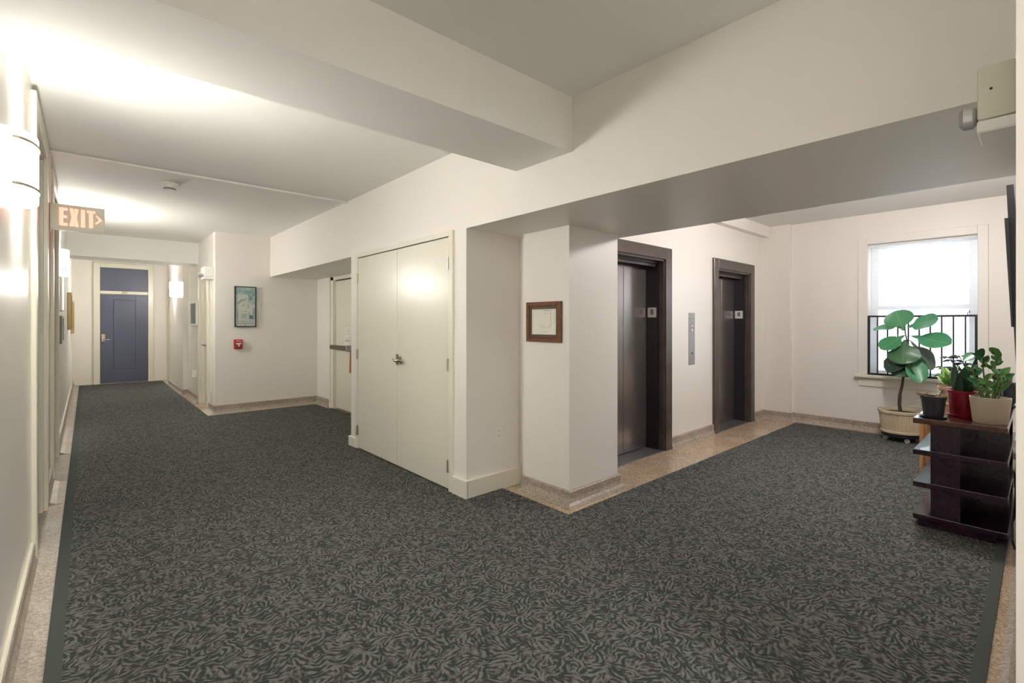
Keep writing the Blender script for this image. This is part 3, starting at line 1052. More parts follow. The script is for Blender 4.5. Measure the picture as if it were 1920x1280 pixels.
# ------------------------------------------------------------------ poster wall
po = thing('framed_poster', 'tall teal poster of a drawn woman in a thin black frame above the fire alarm', 'poster', (1.905, 8.6, 1.346))
PX0, PX1, PZ0, PZ1 = 1.752, 2.062, 1.350, 2.000
py = 8.575
MB().box(PX0 + 0.01, PX1 - 0.01, py, 8.6, PZ0 + 0.01, PZ1 - 0.01).build('print', TEAL2, po)
f = MB()
f.box(PX0, PX0 + 0.013, py - 0.010, 8.6, PZ0, PZ1).box(PX1 - 0.013, PX1, py - 0.010, 8.6, PZ0, PZ1)
f.box(PX0 + 0.013, PX1 - 0.013, py - 0.010, 8.6, PZ0, PZ0 + 0.013).box(PX0 + 0.013, PX1 - 0.013, py - 0.010, 8.6, PZ1 - 0.013, PZ1)
f.build('frame', BLACKP, po)


def flat(mb, pts, y, t=0.0008):
    mb.prism([(PX0 + u * (PX1 - PX0), y, PZ0 + v * (PZ1 - PZ0)) for u, v in pts], (0, t, 0))


def ell(cu, cv, ru, rv, n=20, a0=0, a1=2 * PI):
    return [(cu + ru * math.cos(a0 + (a1 - a0) * i / n), cv + rv * math.sin(a0 + (a1 - a0) * i / n)) for i in range(n if a1 - a0 > 6.2 else n + 1)]


a = MB()
flat(a, [(0.05, 0.80), (0.95, 0.80), (0.95, 0.97), (0.05, 0.97)], py - 0.0008)
flat(a, [(0.62, 0.60), (0.95, 0.55), (0.95, 0.80), (0.62, 0.80)], py - 0.0008)
flat(a, [(0.80, 0.18), (0.95, 0.18), (0.95, 0.50), (0.86, 0.46)], py - 0.0008)
a.build('teal_wash', TEAL0, po)
a = MB()
flat(a, ell(0.74, 0.80, 0.12, 0.035), py - 0.0012)
flat(a, ell(0.74, 0.70, 0.055, 0.022), py - 0.0012)
flat(a, [(0.60, 0.38), (0.70, 0.30), (0.86, 0.28), (0.84, 0.20), (0.66, 0.20), (0.68, 0.28)], py - 0.0012)
for i in range(7):
    u = 0.18 + i * 0.09
    flat(a, [(u, 0.83 + 0.03 * (i % 3)), (u + 0.05, 0.86), (u + 0.06, 0.90), (u + 0.01, 0.87)], py - 0.0012)
a.build('dark_wash', TEAL1, po, kind='stuff')
a = MB()
flat(a, ell(0.40, 0.52, 0.25, 0.19), py - 0.0016)
flat(a, ell(0.74, 0.80, 0.085, 0.018), py - 0.0018)
a.build('face', TEAL2, po)
a = MB()
for v0 in (0.0, 0.022, 0.044):     # scarf folds over the brow
    flat(a, [(0.12, 0.54 + v0), (0.30, 0.62 + v0), (0.55, 0.66 + v0), (0.55, 0.672 + v0), (0.29, 0.632 + v0), (0.11, 0.552 + v0)], py - 0.002)
flat(a, [(0.13, 0.20), (0.11, 0.45), (0.135, 0.45), (0.16, 0.20)], py - 0.002)
flat(a, [(0.60, 0.44), (0.645, 0.48), (0.63, 0.52), (0.60, 0.48)], py - 0.002)
for i in range(5):                 # hand below the chin
    flat(a, [(0.30 + i * 0.055, 0.22), (0.325 + i * 0.055, 0.22), (0.335 + i * 0.05, 0.33), (0.32 + i * 0.05, 0.335)], py - 0.002)
flat(a, [(0.42, 0.390), (0.50, 0.400), (0.56, 0.392), (0.50, 0.380)], py - 0.002)
flat(a, [(0.06, 0.135), (0.95, 0.135), (0.95, 0.142), (0.06, 0.142)], py - 0.002)
a.build('line_drawing', TEAL3, po)
a = MB()
flat(a, [(0.33, 0.530), (0.40, 0.545), (0.46, 0.532), (0.40, 0.522)], py - 0.002)
flat(a, [(0.56, 0.530), (0.61, 0.545), (0.65, 0.532), (0.61, 0.522)], py - 0.002)
flat(a, [(0.32, 0.562), (0.40, 0.585), (0.47, 0.568), (0.40, 0.575)], py - 0.002)
for u in (0.08, 0.50, 0.94):
    flat(a, ell(u, 0.045, 0.03, 0.012, 10), py - 0.002)
for i in range(11):                # the line of small print
    flat(a, [(0.08 + i * 0.078, 0.083), (0.08 + i * 0.078 + 0.058, 0.083), (0.08 + i * 0.078 + 0.058, 0.096), (0.08 + i * 0.078, 0.096)], py - 0.002)
a.build('dark_print', TEAL1, po, kind='stuff')

al = thing('fire_alarm_pull', 'red wall-mounted fire alarm pull station with white T handle', 'fire alarm', (1.80, 8.6, 1.08))
MB().box(1.740, 1.862, 8.552, 8.6, 1.000, 1.150, 0.006).build('housing', RED, al)
MB().box(1.752, 1.850, 8.540, 8.552, 1.012, 1.090, 0.004).build('cover_flap', RED, al)
k = MB().box(1.765, 1.838, 8.524, 8.540, 1.074, 1.094, 0.004).box(1.792, 1.812, 8.526, 8.540, 1.040, 1.074, 0.003)
k.build('pull_handle', WHITE, al)
k = MB()
for i in range(3):
    k.box(1.768 + i * 0.026, 1.786 + i * 0.026, 8.5505, 8.552, 1.120, 1.132)
k.build('lettering_bar', PAPER, al)


# outlets
def outlet(label, c, facing):
    x, y, z = c
    t = thing('wall_outlet', label, 'outlet', c)
    def bx_(a0, a1, z0, z1, d0, d1, bev=0.0):
        if facing == 'S':
            return MB().box(x + a0, x + a1, y - d1, y - d0, z + z0, z + z1, bev)
        return MB().box(x - d1, x - d0, y + a0, y + a1, z + z0, z + z1, bev)
    bx_(-0.037, 0.037, -0.06, 0.06, 0, 0.006, 0.002).build('cover_plate', WHITE, t)
    for s in (-0.021, 0.021):
        r = bx_(-0.016, 0.016, s - 0.014, s + 0.014, 0.006, 0.0085, 0.001).build('receptacle', WHITE, t)
        for q in (-0.006, 0.006):
            bx_(q - 0.0015, q + 0.0015, s - 0.004, s + 0.006, 0.0085, 0.009).build('slot', BLACKP, r)
    return t


outlet('white duplex outlet low on the side of the closet beside the pillar', (2.616, 3.10, 0.475), 'S')
t = thing('wall_outlet', 'small pale wall box low on the far right corridor wall under the leaning picture', 'outlet', (RX, 10.35, 0.50))
MB().box(RX - 0.05, RX, 10.29, 10.41, 0.42, 0.55, 0.004).build('cover_plate', WHITE, t)

# notice and orange strap on the stair door
nt_ = thing('paper_notice', 'white paper notice taped to the stair door above the panic bar', 'notice', (3.06, 7.35, 1.2))
MB().box(3.0585, 3.0620, 7.20, 7.43, 1.062, 1.210).build('lower_sheet', PAPER, nt_)
MB().box(3.0590, 3.0620, 7.17, 7.38, 1.215, 1.345).build('upper_sheet', PAPER, nt_)
k = MB()
for i in range(4):
    k.box(3.058, 3.0588, 7.20, 7.36 - 0.03 * (i % 2), 1.235 + i * 0.027, 1.241 + i * 0.027)
for y0 in (7.235, 7.30, 7.35):
    k.box(3.0575, 3.0583, y0, y0 + 0.04, 1.118, 1.146)
k.box(3.0575, 3.0583, 7.24, 7.40, 1.165, 1.172)
k.build('print', INK, nt_)
st_ = MB()
st_.prism([(3.045, 7.150, 0.985), (3.045, 7.142, 0.985), (3.045, 7.118, 0.640), (3.045, 7.185, 0.640)], (-0.012, 0, 0))
tag(st_.build('orange_strap', ORANGE), 'narrow tapering orange strip hanging beside the stair door latch', 'strap')

# ------------------------------------------------------------------ pictures
fp = thing('framed_plan', 'square brown wooden frame with a white floor plan on the pillar', 'framed plan', (2.80, 2.73, 1.27))
fy0, fy1, fz0, fz1 = 2.530, 2.925, 1.262, 1.590


def ring(mb, x0, x1, y0, y1, z0, z1, w_):
    mb.box(x0, x1, y0, y0 + w_, z0, z1, 0.003).box(x0, x1, y1 - w_, y1, z0, z1, 0.003)
    mb.box(x0, x1, y0 + w_, y1 - w_, z0, z0 + w_, 0.003).box(x0, x1, y0 + w_, y1 - w_, z1 - w_, z1, 0.003)
    return mb


ring(MB(), 2.776, 2.80, fy0, fy1, fz0, fz1, 0.034).build('frame', FRAMEW, fp)
ring(MB(), 2.785, 2.799, fy0 + 0.034, fy1 - 0.034, fz0 + 0.034, fz1 - 0.034, 0.026).build('inner_frame', MATB, fp)
MB().box(2.790, 2.798, fy0 + 0.06, fy1 - 0.06, fz0 + 0.06, fz1 - 0.06).build('plan_sheet', PAPER, fp)
k = MB()


def pl_(u0, u1, v0, v1):
    ya, yb = fy1 - 0.06, fy0 + 0.06
    za, zb_ = fz0 + 0.06, fz1 - 0.06
    k.box(2.7893, 2.7899, ya + u0 * (yb - ya), ya + u1 * (yb - ya), za + v0 * (zb_ - za), za + v1 * (zb_ - za))


for q in ((0.06, 0.94, 0.95, 0.957), (0.06, 0.067, 0.06, 0.95), (0.933, 0.94, 0.06, 0.95), (0.55, 0.80, 0.93, 0.945), (0.55, 0.556, 0.82, 0.94), (0.55, 0.78, 0.82, 0.827),
          (0.78, 0.79, 0.30, 0.94), (0.36, 0.79, 0.295, 0.303), (0.36, 0.366, 0.25, 0.42), (0.36, 0.72, 0.245, 0.252), (0.28, 0.34, 0.34, 0.345), (0.30, 0.70, 0.11, 0.116),
          (0.45, 0.60, 0.08, 0.085), (0.72, 0.726, 0.25, 0.40), (0.45, 0.456, 0.30, 0.40), (0.55, 0.556, 0.30, 0.38)):
    pl_(*q)
k.build('plan_lines', INK, fp)


def wall_picture(label, y0, y1, z0, z1, dep, fm, pm, name='framed_picture', fw=0.03):
    t = thing(name, label, 'picture', (WL, (y0 + y1) / 2, z0))
    ring(MB(), WL + 0.001, WL + dep, y0, y1, z0, z1, fw).build('frame', fm, t)
    MB().box(WL + 0.001, WL + dep - 0.008, y0 + fw, y1 - fw, z0 + fw, z1 - fw).build('print', pm, t)


wall_picture('pale upright wall panel frame directly below the second left sconce', 7.60, 8.15, 1.56, 1.96, 0.030, WHITE, PAPER, 'framed_notice')
wall_picture('low grey-faced frame hung under the pale panel on the left wall', 7.66, 8.30, 1.17, 1.50, 0.028, PICG, PICG)
wall_picture('tall gold-framed picture on the left corridor wall, nearer of the two gold ones', 10.80, 11.40, 1.30, 1.92, 0.052, BRASSG, PICD)
wall_picture('tall gold-framed picture on the left corridor wall, closest to the blue door', 13.05, 13.65, 1.20, 1.85, 0.045, BRASSG, PICD)
# picture on the right wall, white frame
t = thing('framed_picture', 'white-framed dark picture on the right corridor wall between pilaster and door', 'picture', (RX, 10.45, 1.36))
ring(MB(), RX - 0.035, RX - 0.001, 10.12, 10.78, 1.37, 1.80, 0.03).build('frame', WHITE, t)
MB().box(RX - 0.026, RX - 0.001, 10.15, 10.75, 1.40, 1.77).build('print', PICD, t)


# ------------------------------------------------------------------ emergency lights
def emergency(label, x0, x1, y0, y1, z0, z1, axis):
    """axis 'N': on the south wall throwing north; 'W': on the corridor right wall throwing west"""
    c = ((x0 + x1) / 2, (y0 + y1) / 2, z0)
    t = thing('emergency_light', label, 'emergency light', c)
    MB().box(x0, x1, y0, y1, z0 + 0.035, z1, 0.012, 2).build('battery_box', WHITE if axis == 'W' else EXITBODY, t, True)
    MB().box(x0, x1, y0, y1, z0, z0 + 0.034, 0.004).build('lower_cover', WHITE, t)
    heads = []
    if axis == 'N':
        heads = [((x0 + 0.045, y1, z0 + 0.060), (0, 1, 0))]
    else:
        heads = [((x0, y0 + 0.06, z0 + 0.06), (-1, 0, 0)), ((x0, y1 - 0.06, z0 + 0.06), (-1, 0, 0))]
    for p, d in heads:
        p = Vector(p); d = Vector(d)
        q_ = 1.0 if axis == 'N' else 0.75
        h = MB().cyl(p - d * 0.004, p + d * 0.010, 0.018 * q_, 0.032 * q_, 16).cyl(p + d * 0.010, p + d * 0.030, 0.034 * q_, 0.034 * q_, 16).build('lamp_head', HEADM, t, True)
        MB().cyl(p + d * 0.030, p + d * 0.040, 0.033 * q_, 0.022 * q_, 16).build('lens', LENS, h, True)
    if axis == 'N':
        k = MB()
        for i in range(9):
            zz = z0 + 0.085 + i * 0.011
            k.box(x0 + 0.06, x1 - 0.06, y1 - 0.002, y1 + 0.004, zz, zz + 0.005)
        k.build('vent_ribs', WHITE, t)
        MB().cyl((x0 - 0.0015, y0 + 0.052, z0 + 0.118), (x0 + 0.001, y0 + 0.052, z0 + 0.118), 0.0035, n=8).build('screw_hole', BLACK, t)
    return t


emergency('beige emergency light box with a clear lamp head at the upper right edge', 1.90, 2.06, SY, 0.126, 1.962, 2.152, 'N')
emergency('small white emergency light box high on the corridor corner left of the poster', RX - 0.135, RX, 8.68, 8.98, 2.10, 2.295, 'W')

# elevator call panel
ca = thing('call_panel', 'tall narrow steel elevator call panel between the two elevator doors', 'call panel', (5.385, EY, 0.91))
MB().box(5.312, 5.458, EY - 0.006, EY, 0.915, 1.535, 0.002).build('face_plate', STEEL, ca)
MB().box(5.312, 5.458, EY - 0.008, EY, 1.462, 1.468).build('seam', PICG, ca)
for dz, n_ in ((1.38, 'up_button'), (1.33, 'down_button')):
    MB().cyl((5.385, EY - 0.006, dz), (5.385, EY - 0.013, dz), 0.016, 0.014, 16).build(n_, WHITE, ca, True)
k = MB()
k.prism([(5.350, EY - 0.0065, 1.385), (5.362, EY - 0.0065, 1.41), (5.362, EY - 0.0065, 1.31), (5.350, EY - 0.0065, 1.33)], (0, -0.001, 0))
k.prism([(5.408, EY - 0.0065, 1.41), (5.420, EY - 0.0065, 1.385), (5.420, EY - 0.0065, 1.33), (5.408, EY - 0.0065, 1.31)], (0, -0.001, 0))
k.build('etched_marks', PICG, ca)
MB().cyl((5.390, EY - 0.006, 1.055), (5.390, EY - 0.018, 1.055), 0.013, 0.010, 14).build('key_switch', STEEL, ca, True)

# ------------------------------------------------------------------ television on the south wall
tv = thing('television', 'dark grey flat television tilted down on the right wall above the plant shelf', 'television', (4.4, SY, 1.7))


def slant(x0, x1, yt, yb, tt, tb, z0, z1):
    """slab whose north face leans: y at the top yt, at the bottom yb; tt / tb thickness"""
    k_ = MB()
    k_.prism([(x0, yb, z0), (x0, yt, z1), (x0, yt - tt, z1), (x0, yb - tb, z0)], (x1 - x0, 0, 0))
    return k_


slant(3.92, 5.35, 0.139, 0.100, 0.030, 0.030, 1.14, 2.205).build('mount_panel', TVM, tv)
slant(3.90, 5.37, 0.146, 0.119, 0.016, 0.008, 1.395, 2.015).build('screen_housing', TVM, tv)
MB().box(4.3, 4.9, SY, 0.108, 1.55, 1.95).build('wall_bracket', BLACK, tv)

# ------------------------------------------------------------------ shelving unit
sh = thing('shelf_unit', 'low dark mahogany shelf unit with overhanging shelves carrying the potted plants', 'shelf unit', (4.9, 0.375, 0))
ux0, ux1 = 4.30, 5.56
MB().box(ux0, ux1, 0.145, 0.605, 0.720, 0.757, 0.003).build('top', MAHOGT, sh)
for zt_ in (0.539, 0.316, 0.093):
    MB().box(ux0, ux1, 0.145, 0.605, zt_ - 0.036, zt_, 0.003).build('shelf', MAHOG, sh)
MB().box(ux0 + 0.015, ux1 - 0.015, 0.20, 0.580, 0.0100, 0.057).build('plinth', MAHOG, sh)
for z0, z1 in ((0.093, 0.280), (0.316, 0.503), (0.539, 0.720)):
    MB().box(ux0 + 0.018, ux0 + 0.036, 0.403, 0.514, z0, z1).build('end_panel', MAHOG, sh)
    MB().box(ux0 + 0.006, ux0 + 0.042, 0.364, 0.403, z0, z1).build('post', MAHOG, sh)
    MB().box(ux0 + 0.036, ux1 - 0.02, 0.496, 0.514, z0, z1).build('long_panel', MAHOG, sh)
    MB().box(ux0 + 0.042, ux1 - 0.02, 0.370, 0.388, z0, z1).build('divider_panel', MAHOG, sh)
    MB().box(ux1 - 0.02, ux1 - 0.003, 0.16, 0.514, z0, z1).build('end_panel', MAHOG, sh)
    MB().box(ux0 + 0.62, ux0 + 0.64, 0.16, 0.370, z0, z1).build('partition', MAHOG, sh)
k = MB()
k.tube([(4.25, 0.128, 0.46), (4.33, 0.125, 0.49), (4.45, 0.118, 0.44), (4.55, 0.116, 0.28), (4.45, 0.122, 0.16), (4.32, 0.128, 0.17), (4.24, 0.125, 0.08), (4.3, 0.115, 0.012)], 0.006, 8)
tag(k.build('power_cable', BLACKP, None, True), 'loose black power cable hanging behind the dark shelf unit', 'cable')

# little wooden stool behind the shelf unit, with a grassy plant
so_ = thing('wooden_stool', 'small honey-coloured wooden stool mostly hidden behind the shelf unit', 'stool', (5.93, 0.58, 0))
MB().box(5.73, 6.13, 0.40, 0.765, 0.515, 0.545, 0.005).build('seat', PINE, so_)
for xx, yy in ((5.75, 0.742), (6.10, 0.742), (5.75, 0.43), (6.10, 0.43)):
    z0 = 0.0100
    MB().cyl((xx, yy, z0), (xx, yy, 0.515), 0.018, 0.022, 10).build('leg', PINE, so_, True)


# ------------------------------------------------------------------ pots and plants
def pot(parent, c, prof, m, name='pot', n=40):
    return MB().lathe(c, prof, n).build(name, m, parent, True)


def soil(parent, c, r, z):
    return MB().lathe((c[0], c[1], c[2] + z), [(0.0001, 0.004), (r * 0.6, 0.006), (r, 0)], 24).build('soil', SOIL, parent, True)


def leaf(parent, base, tip, width, m, **kw):
    return MB().leaf(base, tip, width, **kw).build('leaf', m, parent)


# --- fiddle-leaf fig on a wheeled dolly
FC = (7.27, 1.13, 0.0)
fig = thing('fiddle_leaf_fig', 'tall fiddle-leaf fig with big lobed green leaves in a ribbed tan pot by the window', 'potted plant', FC)
zb0 = 0.105
rb, rt = 0.195, 0.222
b = MB()
n = 72
prof = [(rb - 0.02, zb0), (rb + 0.004, zb0 + 0.006), (rb + 0.006, zb0 + 0.028), (rb - 0.003, zb0 + 0.036)]
b.lathe(FC, prof, n)
b.lathe(FC, [(rt - 0.006, zb0 + 0.232), (rt + 0.004, zb0 + 0.238), (rt + 0.006, zb0 + 0.264), (rt, zb0 + 0.272), (rt - 0.012, zb0 + 0.272), (rt - 0.016, zb0 + 0.25), (rt - 0.02, zb0 + 0.20)], n)
# ribbed wall
rings = []
N = 144
for q in range(6):
    f_ = q / 5
    rr = rb - 0.004 + (rt - 0.008 - rb + 0.004) * f_
    zz = zb0 + 0.034 + f_ * 0.202
    rings.append([b.bm.verts.new((FC[0] + (rr + (0.0028 if i % 2 else -0.0028)) * math.cos(2 * PI * i / N), FC[1] + (rr + (0.0028 if i % 2 else -0.0028)) * math.sin(2 * PI * i / N), zz)) for i in range(N)])
for a_, c_ in zip(rings, rings[1:]):
    for i in range(N):
        b.bm.faces.new((a_[i], a_[(i + 1) % N], c_[(i + 1) % N], c_[i]))
potf = b.build('pot', TANPOT, fig)
soil(fig, FC, rt - 0.016, zb0 + 0.232)
dl = MB().lathe(FC, [(0.0001, 0.066), (0.185, 0.066), (0.19, 0.072), (0.19, 0.100), (0.185, 0.105), (0.0001, 0.105)], 32).build('dolly', BLACKP, fig, True)
for i in range(4):
    a_ = 0.5 + i * PI / 2
    cx, cy = FC[0] + 0.155 * math.cos(a_), FC[1] + 0.155 * math.sin(a_)
    ww = MB().cyl((cx - 0.010, cy, 0.036), (cx + 0.010, cy, 0.036), 0.0265, n=18)
    ww.box(cx - 0.004, cx + 0.004, cy - 0.008, cy + 0.008, 0.036, 0.068)
    ww.build('caster', RUBBER, fig, True)
MB().tube([(7.27, 1.134, 0.32), (7.28, 1.149, 0.44), (7.28, 1.146, 0.50), (7.28, 1.142, 0.562), (7.29, 1.124, 0.667), (7.29, 1.109, 0.809), (7.28, 1.089, 1.066), (7.28, 1.076, 1.194), (7.28, 1.094, 1.295), (7.28, 1.097, 1.372)],
          [0.021, 0.018, 0.020, 0.016, 0.014, 0.012, 0.010, 0.008, 0.007, 0.006], 10).build('trunk', BARK, fig, True)
W_ = (-0.85, -0.12, 0.55)
FL = [((7.28, 1.106, 1.320), (7.36, 1.199, 1.563), 0.29, (-0.95, 0.1, 0.35), LFIG, 0.10, 0.0, 0.02),
      ((7.28, 1.086, 1.360), (7.20, 0.791, 1.462), 0.29, (-0.60, 0.25, 0.80), LFIG, 0.12, 0.02, 0.03),
      ((7.28, 1.131, 1.372), (7.18, 1.386, 1.350), 0.23, (-0.30, 0.15, 0.95), LFIG, 0.12, 0.10, 0.03),
      ((7.27, 1.040, 1.262), (7.12, 0.676, 1.190), 0.25, (-0.72, -0.10, 0.72), LFIG, 0.10, 0.03, 0.03),
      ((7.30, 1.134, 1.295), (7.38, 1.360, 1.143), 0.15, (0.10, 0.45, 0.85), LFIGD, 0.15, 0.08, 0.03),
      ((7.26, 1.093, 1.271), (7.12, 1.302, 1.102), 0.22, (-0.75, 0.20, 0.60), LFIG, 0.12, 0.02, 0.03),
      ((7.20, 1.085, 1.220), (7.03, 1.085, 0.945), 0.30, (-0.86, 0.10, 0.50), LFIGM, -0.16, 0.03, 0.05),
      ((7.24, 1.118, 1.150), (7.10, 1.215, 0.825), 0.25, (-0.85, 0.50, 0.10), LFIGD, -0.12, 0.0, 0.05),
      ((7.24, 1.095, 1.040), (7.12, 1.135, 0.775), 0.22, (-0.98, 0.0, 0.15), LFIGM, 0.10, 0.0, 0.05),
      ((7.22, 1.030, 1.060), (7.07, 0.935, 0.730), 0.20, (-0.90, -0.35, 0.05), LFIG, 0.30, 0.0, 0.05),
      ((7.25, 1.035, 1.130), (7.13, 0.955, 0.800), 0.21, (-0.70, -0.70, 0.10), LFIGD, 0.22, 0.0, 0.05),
      ((7.30, 1.050, 1.205), (7.27, 0.838, 0.880), 0.22, (-0.60, -0.60, 0.45), LFIGG, 0.15, 0.05, 0.05),
      ((7.30, 1.170, 1.100), (7.26, 1.250, 0.990), 0.10, (-0.9, 0.2, 0.3), LFIGY, 0.10, 0.0, 0.03)]
for i, (p0, p1, wd, up, m_, cu, dr, wv) in enumerate(FL):
    leaf(fig, p0, p1, wd, m_, up=up, shape='fiddle', cup=cu, droop=dr, wave=wv, nu=22, nv=8, ph=i)
k = MB()
for p0, p1 in (((7.28, 1.094, 1.295), (7.30, 1.134, 1.297)), ((7.28, 1.085, 1.24), (7.27, 1.04, 1.262)), ((7.28, 1.076, 1.194), (7.22, 1.09, 1.215)), ((7.28, 1.07, 1.20), (7.25, 0.985, 1.205)),
               ((7.28, 1.09, 1.27), (7.26, 1.093, 1.271)), ((7.28, 1.08, 1.14), (7.24, 1.039, 1.102))):
    mid = (Vector(p0) + Vector(p1)) / 2 + Vector((0, 0, 0.008))
    k.tube([p0, mid, p1], 0.0035, 6)
k.build('petiole', STEMB, fig, True)

TZ0 = 0.757     # top of the shelf unit

# --- black pot of dried stems
c = (4.43, 0.512, TZ0)
bp = thing('dried_plant', 'square-shouldered black pot of dry brown twigs at the shelf corner', 'potted plant', c)
pot(bp, c, [(0.0001, 0.0), (0.070, 0.0), (0.074, 0.010), (0.066, 0.010), (0.0001, 0.008)], BLACKP, 'saucer')
pot(bp, c, [(0.0001, 0.010), (0.055, 0.010), (0.067, 0.128), (0.072, 0.129), (0.073, 0.148), (0.068, 0.149), (0.064, 0.135)], BLACKP)
soil(bp, c, 0.066, 0.136)
for i in range(16):
    a_ = random.uniform(0, 2 * PI)
    r0 = random.uniform(0.01, 0.05)
    p0 = Vector((c[0] + r0 * math.cos(a_), c[1] + r0 * math.sin(a_), TZ0 + 0.138))
    a2 = a_ + random.uniform(-1, 1)
    p1 = p0 + Vector((0.05 * math.cos(a2), 0.06 * math.sin(a2), random.uniform(0.012, 0.03)))
    MB().tube([p0, (p0 + p1) / 2 + Vector((0, 0, 0.008)), p1], [0.005, 0.0045, 0.003], 6).build('twig', DRY, bp, True)
MB().tube([(4.42, 0.50, TZ0 + 0.15), (4.36, 0.54, TZ0 + 0.165), (4.33, 0.59, TZ0 + 0.166)], [0.006, 0.006, 0.005], 6).build('twig', DRY, bp, True)

# --- red pot with snake plant
c = (4.60, 0.378, TZ0)
rp = thing('snake_plant', 'dark upright sword leaves in a glossy red pot between the black and cream pots', 'potted plant', c)
pot(rp, c, [(0.0001, 0.0), (0.076, 0.0), (0.086, 0.018), (0.082, 0.020), (0.066, 0.008), (0.0001, 0.006)], REDPOT, 'saucer')
pot(rp, c, [(0.0001, 0.008), (0.064, 0.008), (0.068, 0.02), (0.075, 0.165), (0.079, 0.167), (0.080, 0.187), (0.074, 0.188), (0.070, 0.17)], REDPOT)
soil(rp, c, 0.071, 0.175)
zs = TZ0 + 0.172
for p0, p1, wd, up in (((4.48, 0.392, zs), (4.50, 0.408, 1.135), 0.055, (-0.9, 0.35, 0)), ((4.45, 0.360, zs), (4.44, 0.342, 1.128), 0.085, (-1, 0.1, 0)),
                       ((4.47, 0.335, zs), (4.50, 0.295, 1.190), 0.055, (-0.8, -0.5, 0)), ((4.49, 0.350, zs), (4.53, 0.36, 1.07), 0.06, (-0.9, 0.2, 0)),
                       ((4.44, 0.332, zs), (4.45, 0.285, 1.08), 0.045, (-0.7, -0.6, 0)), ((4.43, 0.378, zs), (4.41, 0.372, 1.05), 0.05, (-1, 0.2, 0))):
    leaf(rp, (p0[0] + 0.12, p0[1] + 0.013, p0[2]), (p1[0] + 0.10, p1[1] + 0.010, p1[2]), wd, LSNAKE, up=up, shape='sword', cup=0.35, nu=12, nv=4)
# --- cream pot with glossy round leaves
c = (4.46, 0.232, TZ0)
zp = thing('zz_plant', 'bushy glossy round-leaved plant in a textured cream pot on the shelf', 'potted plant', c)
pot(zp, c, [(0.0001, 0.0), (0.082, 0.0), (0.086, 0.006), (0.101, 0.158), (0.102, 0.170), (0.096, 0.171), (0.092, 0.15)], CREAM)
soil(zp, c, 0.093, 0.15)
zs = TZ0 + 0.152
stems = [[(4.50, 0.25, zs), (4.48, 0.262, 1.05), (4.46, 0.272, 1.19)], [(4.51, 0.225, zs), (4.50, 0.213, 1.08), (4.47, 0.208, 1.205)],
         [(4.49, 0.27, zs), (4.46, 0.30, 1.02), (4.44, 0.315, 1.12)], [(4.52, 0.20, zs), (4.52, 0.185, 1.0), (4.52, 0.165, 1.06)],
         [(4.46, 0.235, zs), (4.42, 0.245, 0.99), (4.40, 0.25, 1.05)], [(4.50, 0.215, zs), (4.46, 0.20, 1.0), (4.43, 0.195, 1.09)],
         [(4.48, 0.255, zs), (4.45, 0.28, 0.98), (4.42, 0.30, 1.03)]]
stems = [[(a_[0] - 0.04, a_[1] - 0.003, a_[2]) for a_ in sp] for sp in stems]
for sp in stems:
    MB().tube(sp, [0.006, 0.005, 0.003], 6).build('stem', STEMG, zp, True)
rnd = random.Random(3)
for si, sp in enumerate(stems):
    A, Bm, D = map(Vector, sp)
    for q in range(7):
        t_ = 0.30 + 0.68 * q / 6
        p = A * (1 - t_) ** 2 + Bm * 2 * t_ * (1 - t_) + D * t_ ** 2
        ang = q * 2.4 + si
        dirv = Vector((0.75 * math.cos(ang) - 0.15, math.sin(ang), 0.55 + 0.2 * rnd.random())).normalized()
        ln = rnd.uniform(0.045, 0.065)
        leaf(zp, p, p + dirv * ln, rnd.uniform(0.024, 0.034), LZZ if (q + si) % 3 else LZZD, up=(-0.75, -0.15, 0.55), shape='lance', cup=0.2, nu=6, nv=4)
for p0, p1, wd, m_ in (((4.46, 0.262, 1.196), (4.43, 0.300, 1.222), 0.085, LZZD), ((4.46, 0.215, 1.205), (4.43, 0.192, 1.248), 0.085, LZZ), ((4.45, 0.245, 1.165), (4.41, 0.262, 1.19), 0.06, LZZ),
                       ((4.46, 0.205, 1.165), (4.43, 0.178, 1.19), 0.062, LZZ), ((4.47, 0.225, 1.13), (4.43, 0.205, 1.16), 0.055, LZZ)):
    leaf(zp, p0, p1, wd, m_, up=(-0.9, 0.1, 0.4), shape='round', cup=0.15, nu=8, nv=6)

# --- anthurium behind the red pot
c = (4.82, 0.300, TZ0)
an = thing('anthurium', 'single pink anthurium bloom with a broad deep green leaf rising behind the red pot', 'potted plant', c)
pot(an, c, [(0.0001, 0.0), (0.050, 0.0), (0.058, 0.11), (0.063, 0.112), (0.063, 0.125), (0.056, 0.125), (0.053, 0.11)], TERRA)
soil(an, c, 0.054, 0.112)
MB().tube([(4.82, 0.30, TZ0 + 0.11), (4.825, 0.318, 1.04), (4.81, 0.328, 1.173)], 0.003, 6).build('stem', STEMG, an, True)
MB().tube([(4.82, 0.305, TZ0 + 0.11), (4.83, 0.322, 1.05), (4.825, 0.318, 1.190)], 0.003, 6).build('stem', STEMG, an, True)
leaf(an, (4.825, 0.318, 1.194), (4.785, 0.390, 1.136), 0.092, LZZD, up=(-0.6, 0.1, 0.8), shape='lance', cup=0.2, nu=8, nv=6)
MB().leaf((4.81, 0.334, 1.174), (4.775, 0.292, 1.174), 0.034, up=(-0.4, 0, 0.9), shape='lance', cup=0.3, nu=6, nv=4).build('spathe', PINK, an)
leaf(an, (4.815, 0.315, 1.173), (4.76, 0.247, 1.089), 0.034, LZZ, up=(-0.7, -0.3, 0.6), shape='lance', cup=0.2)

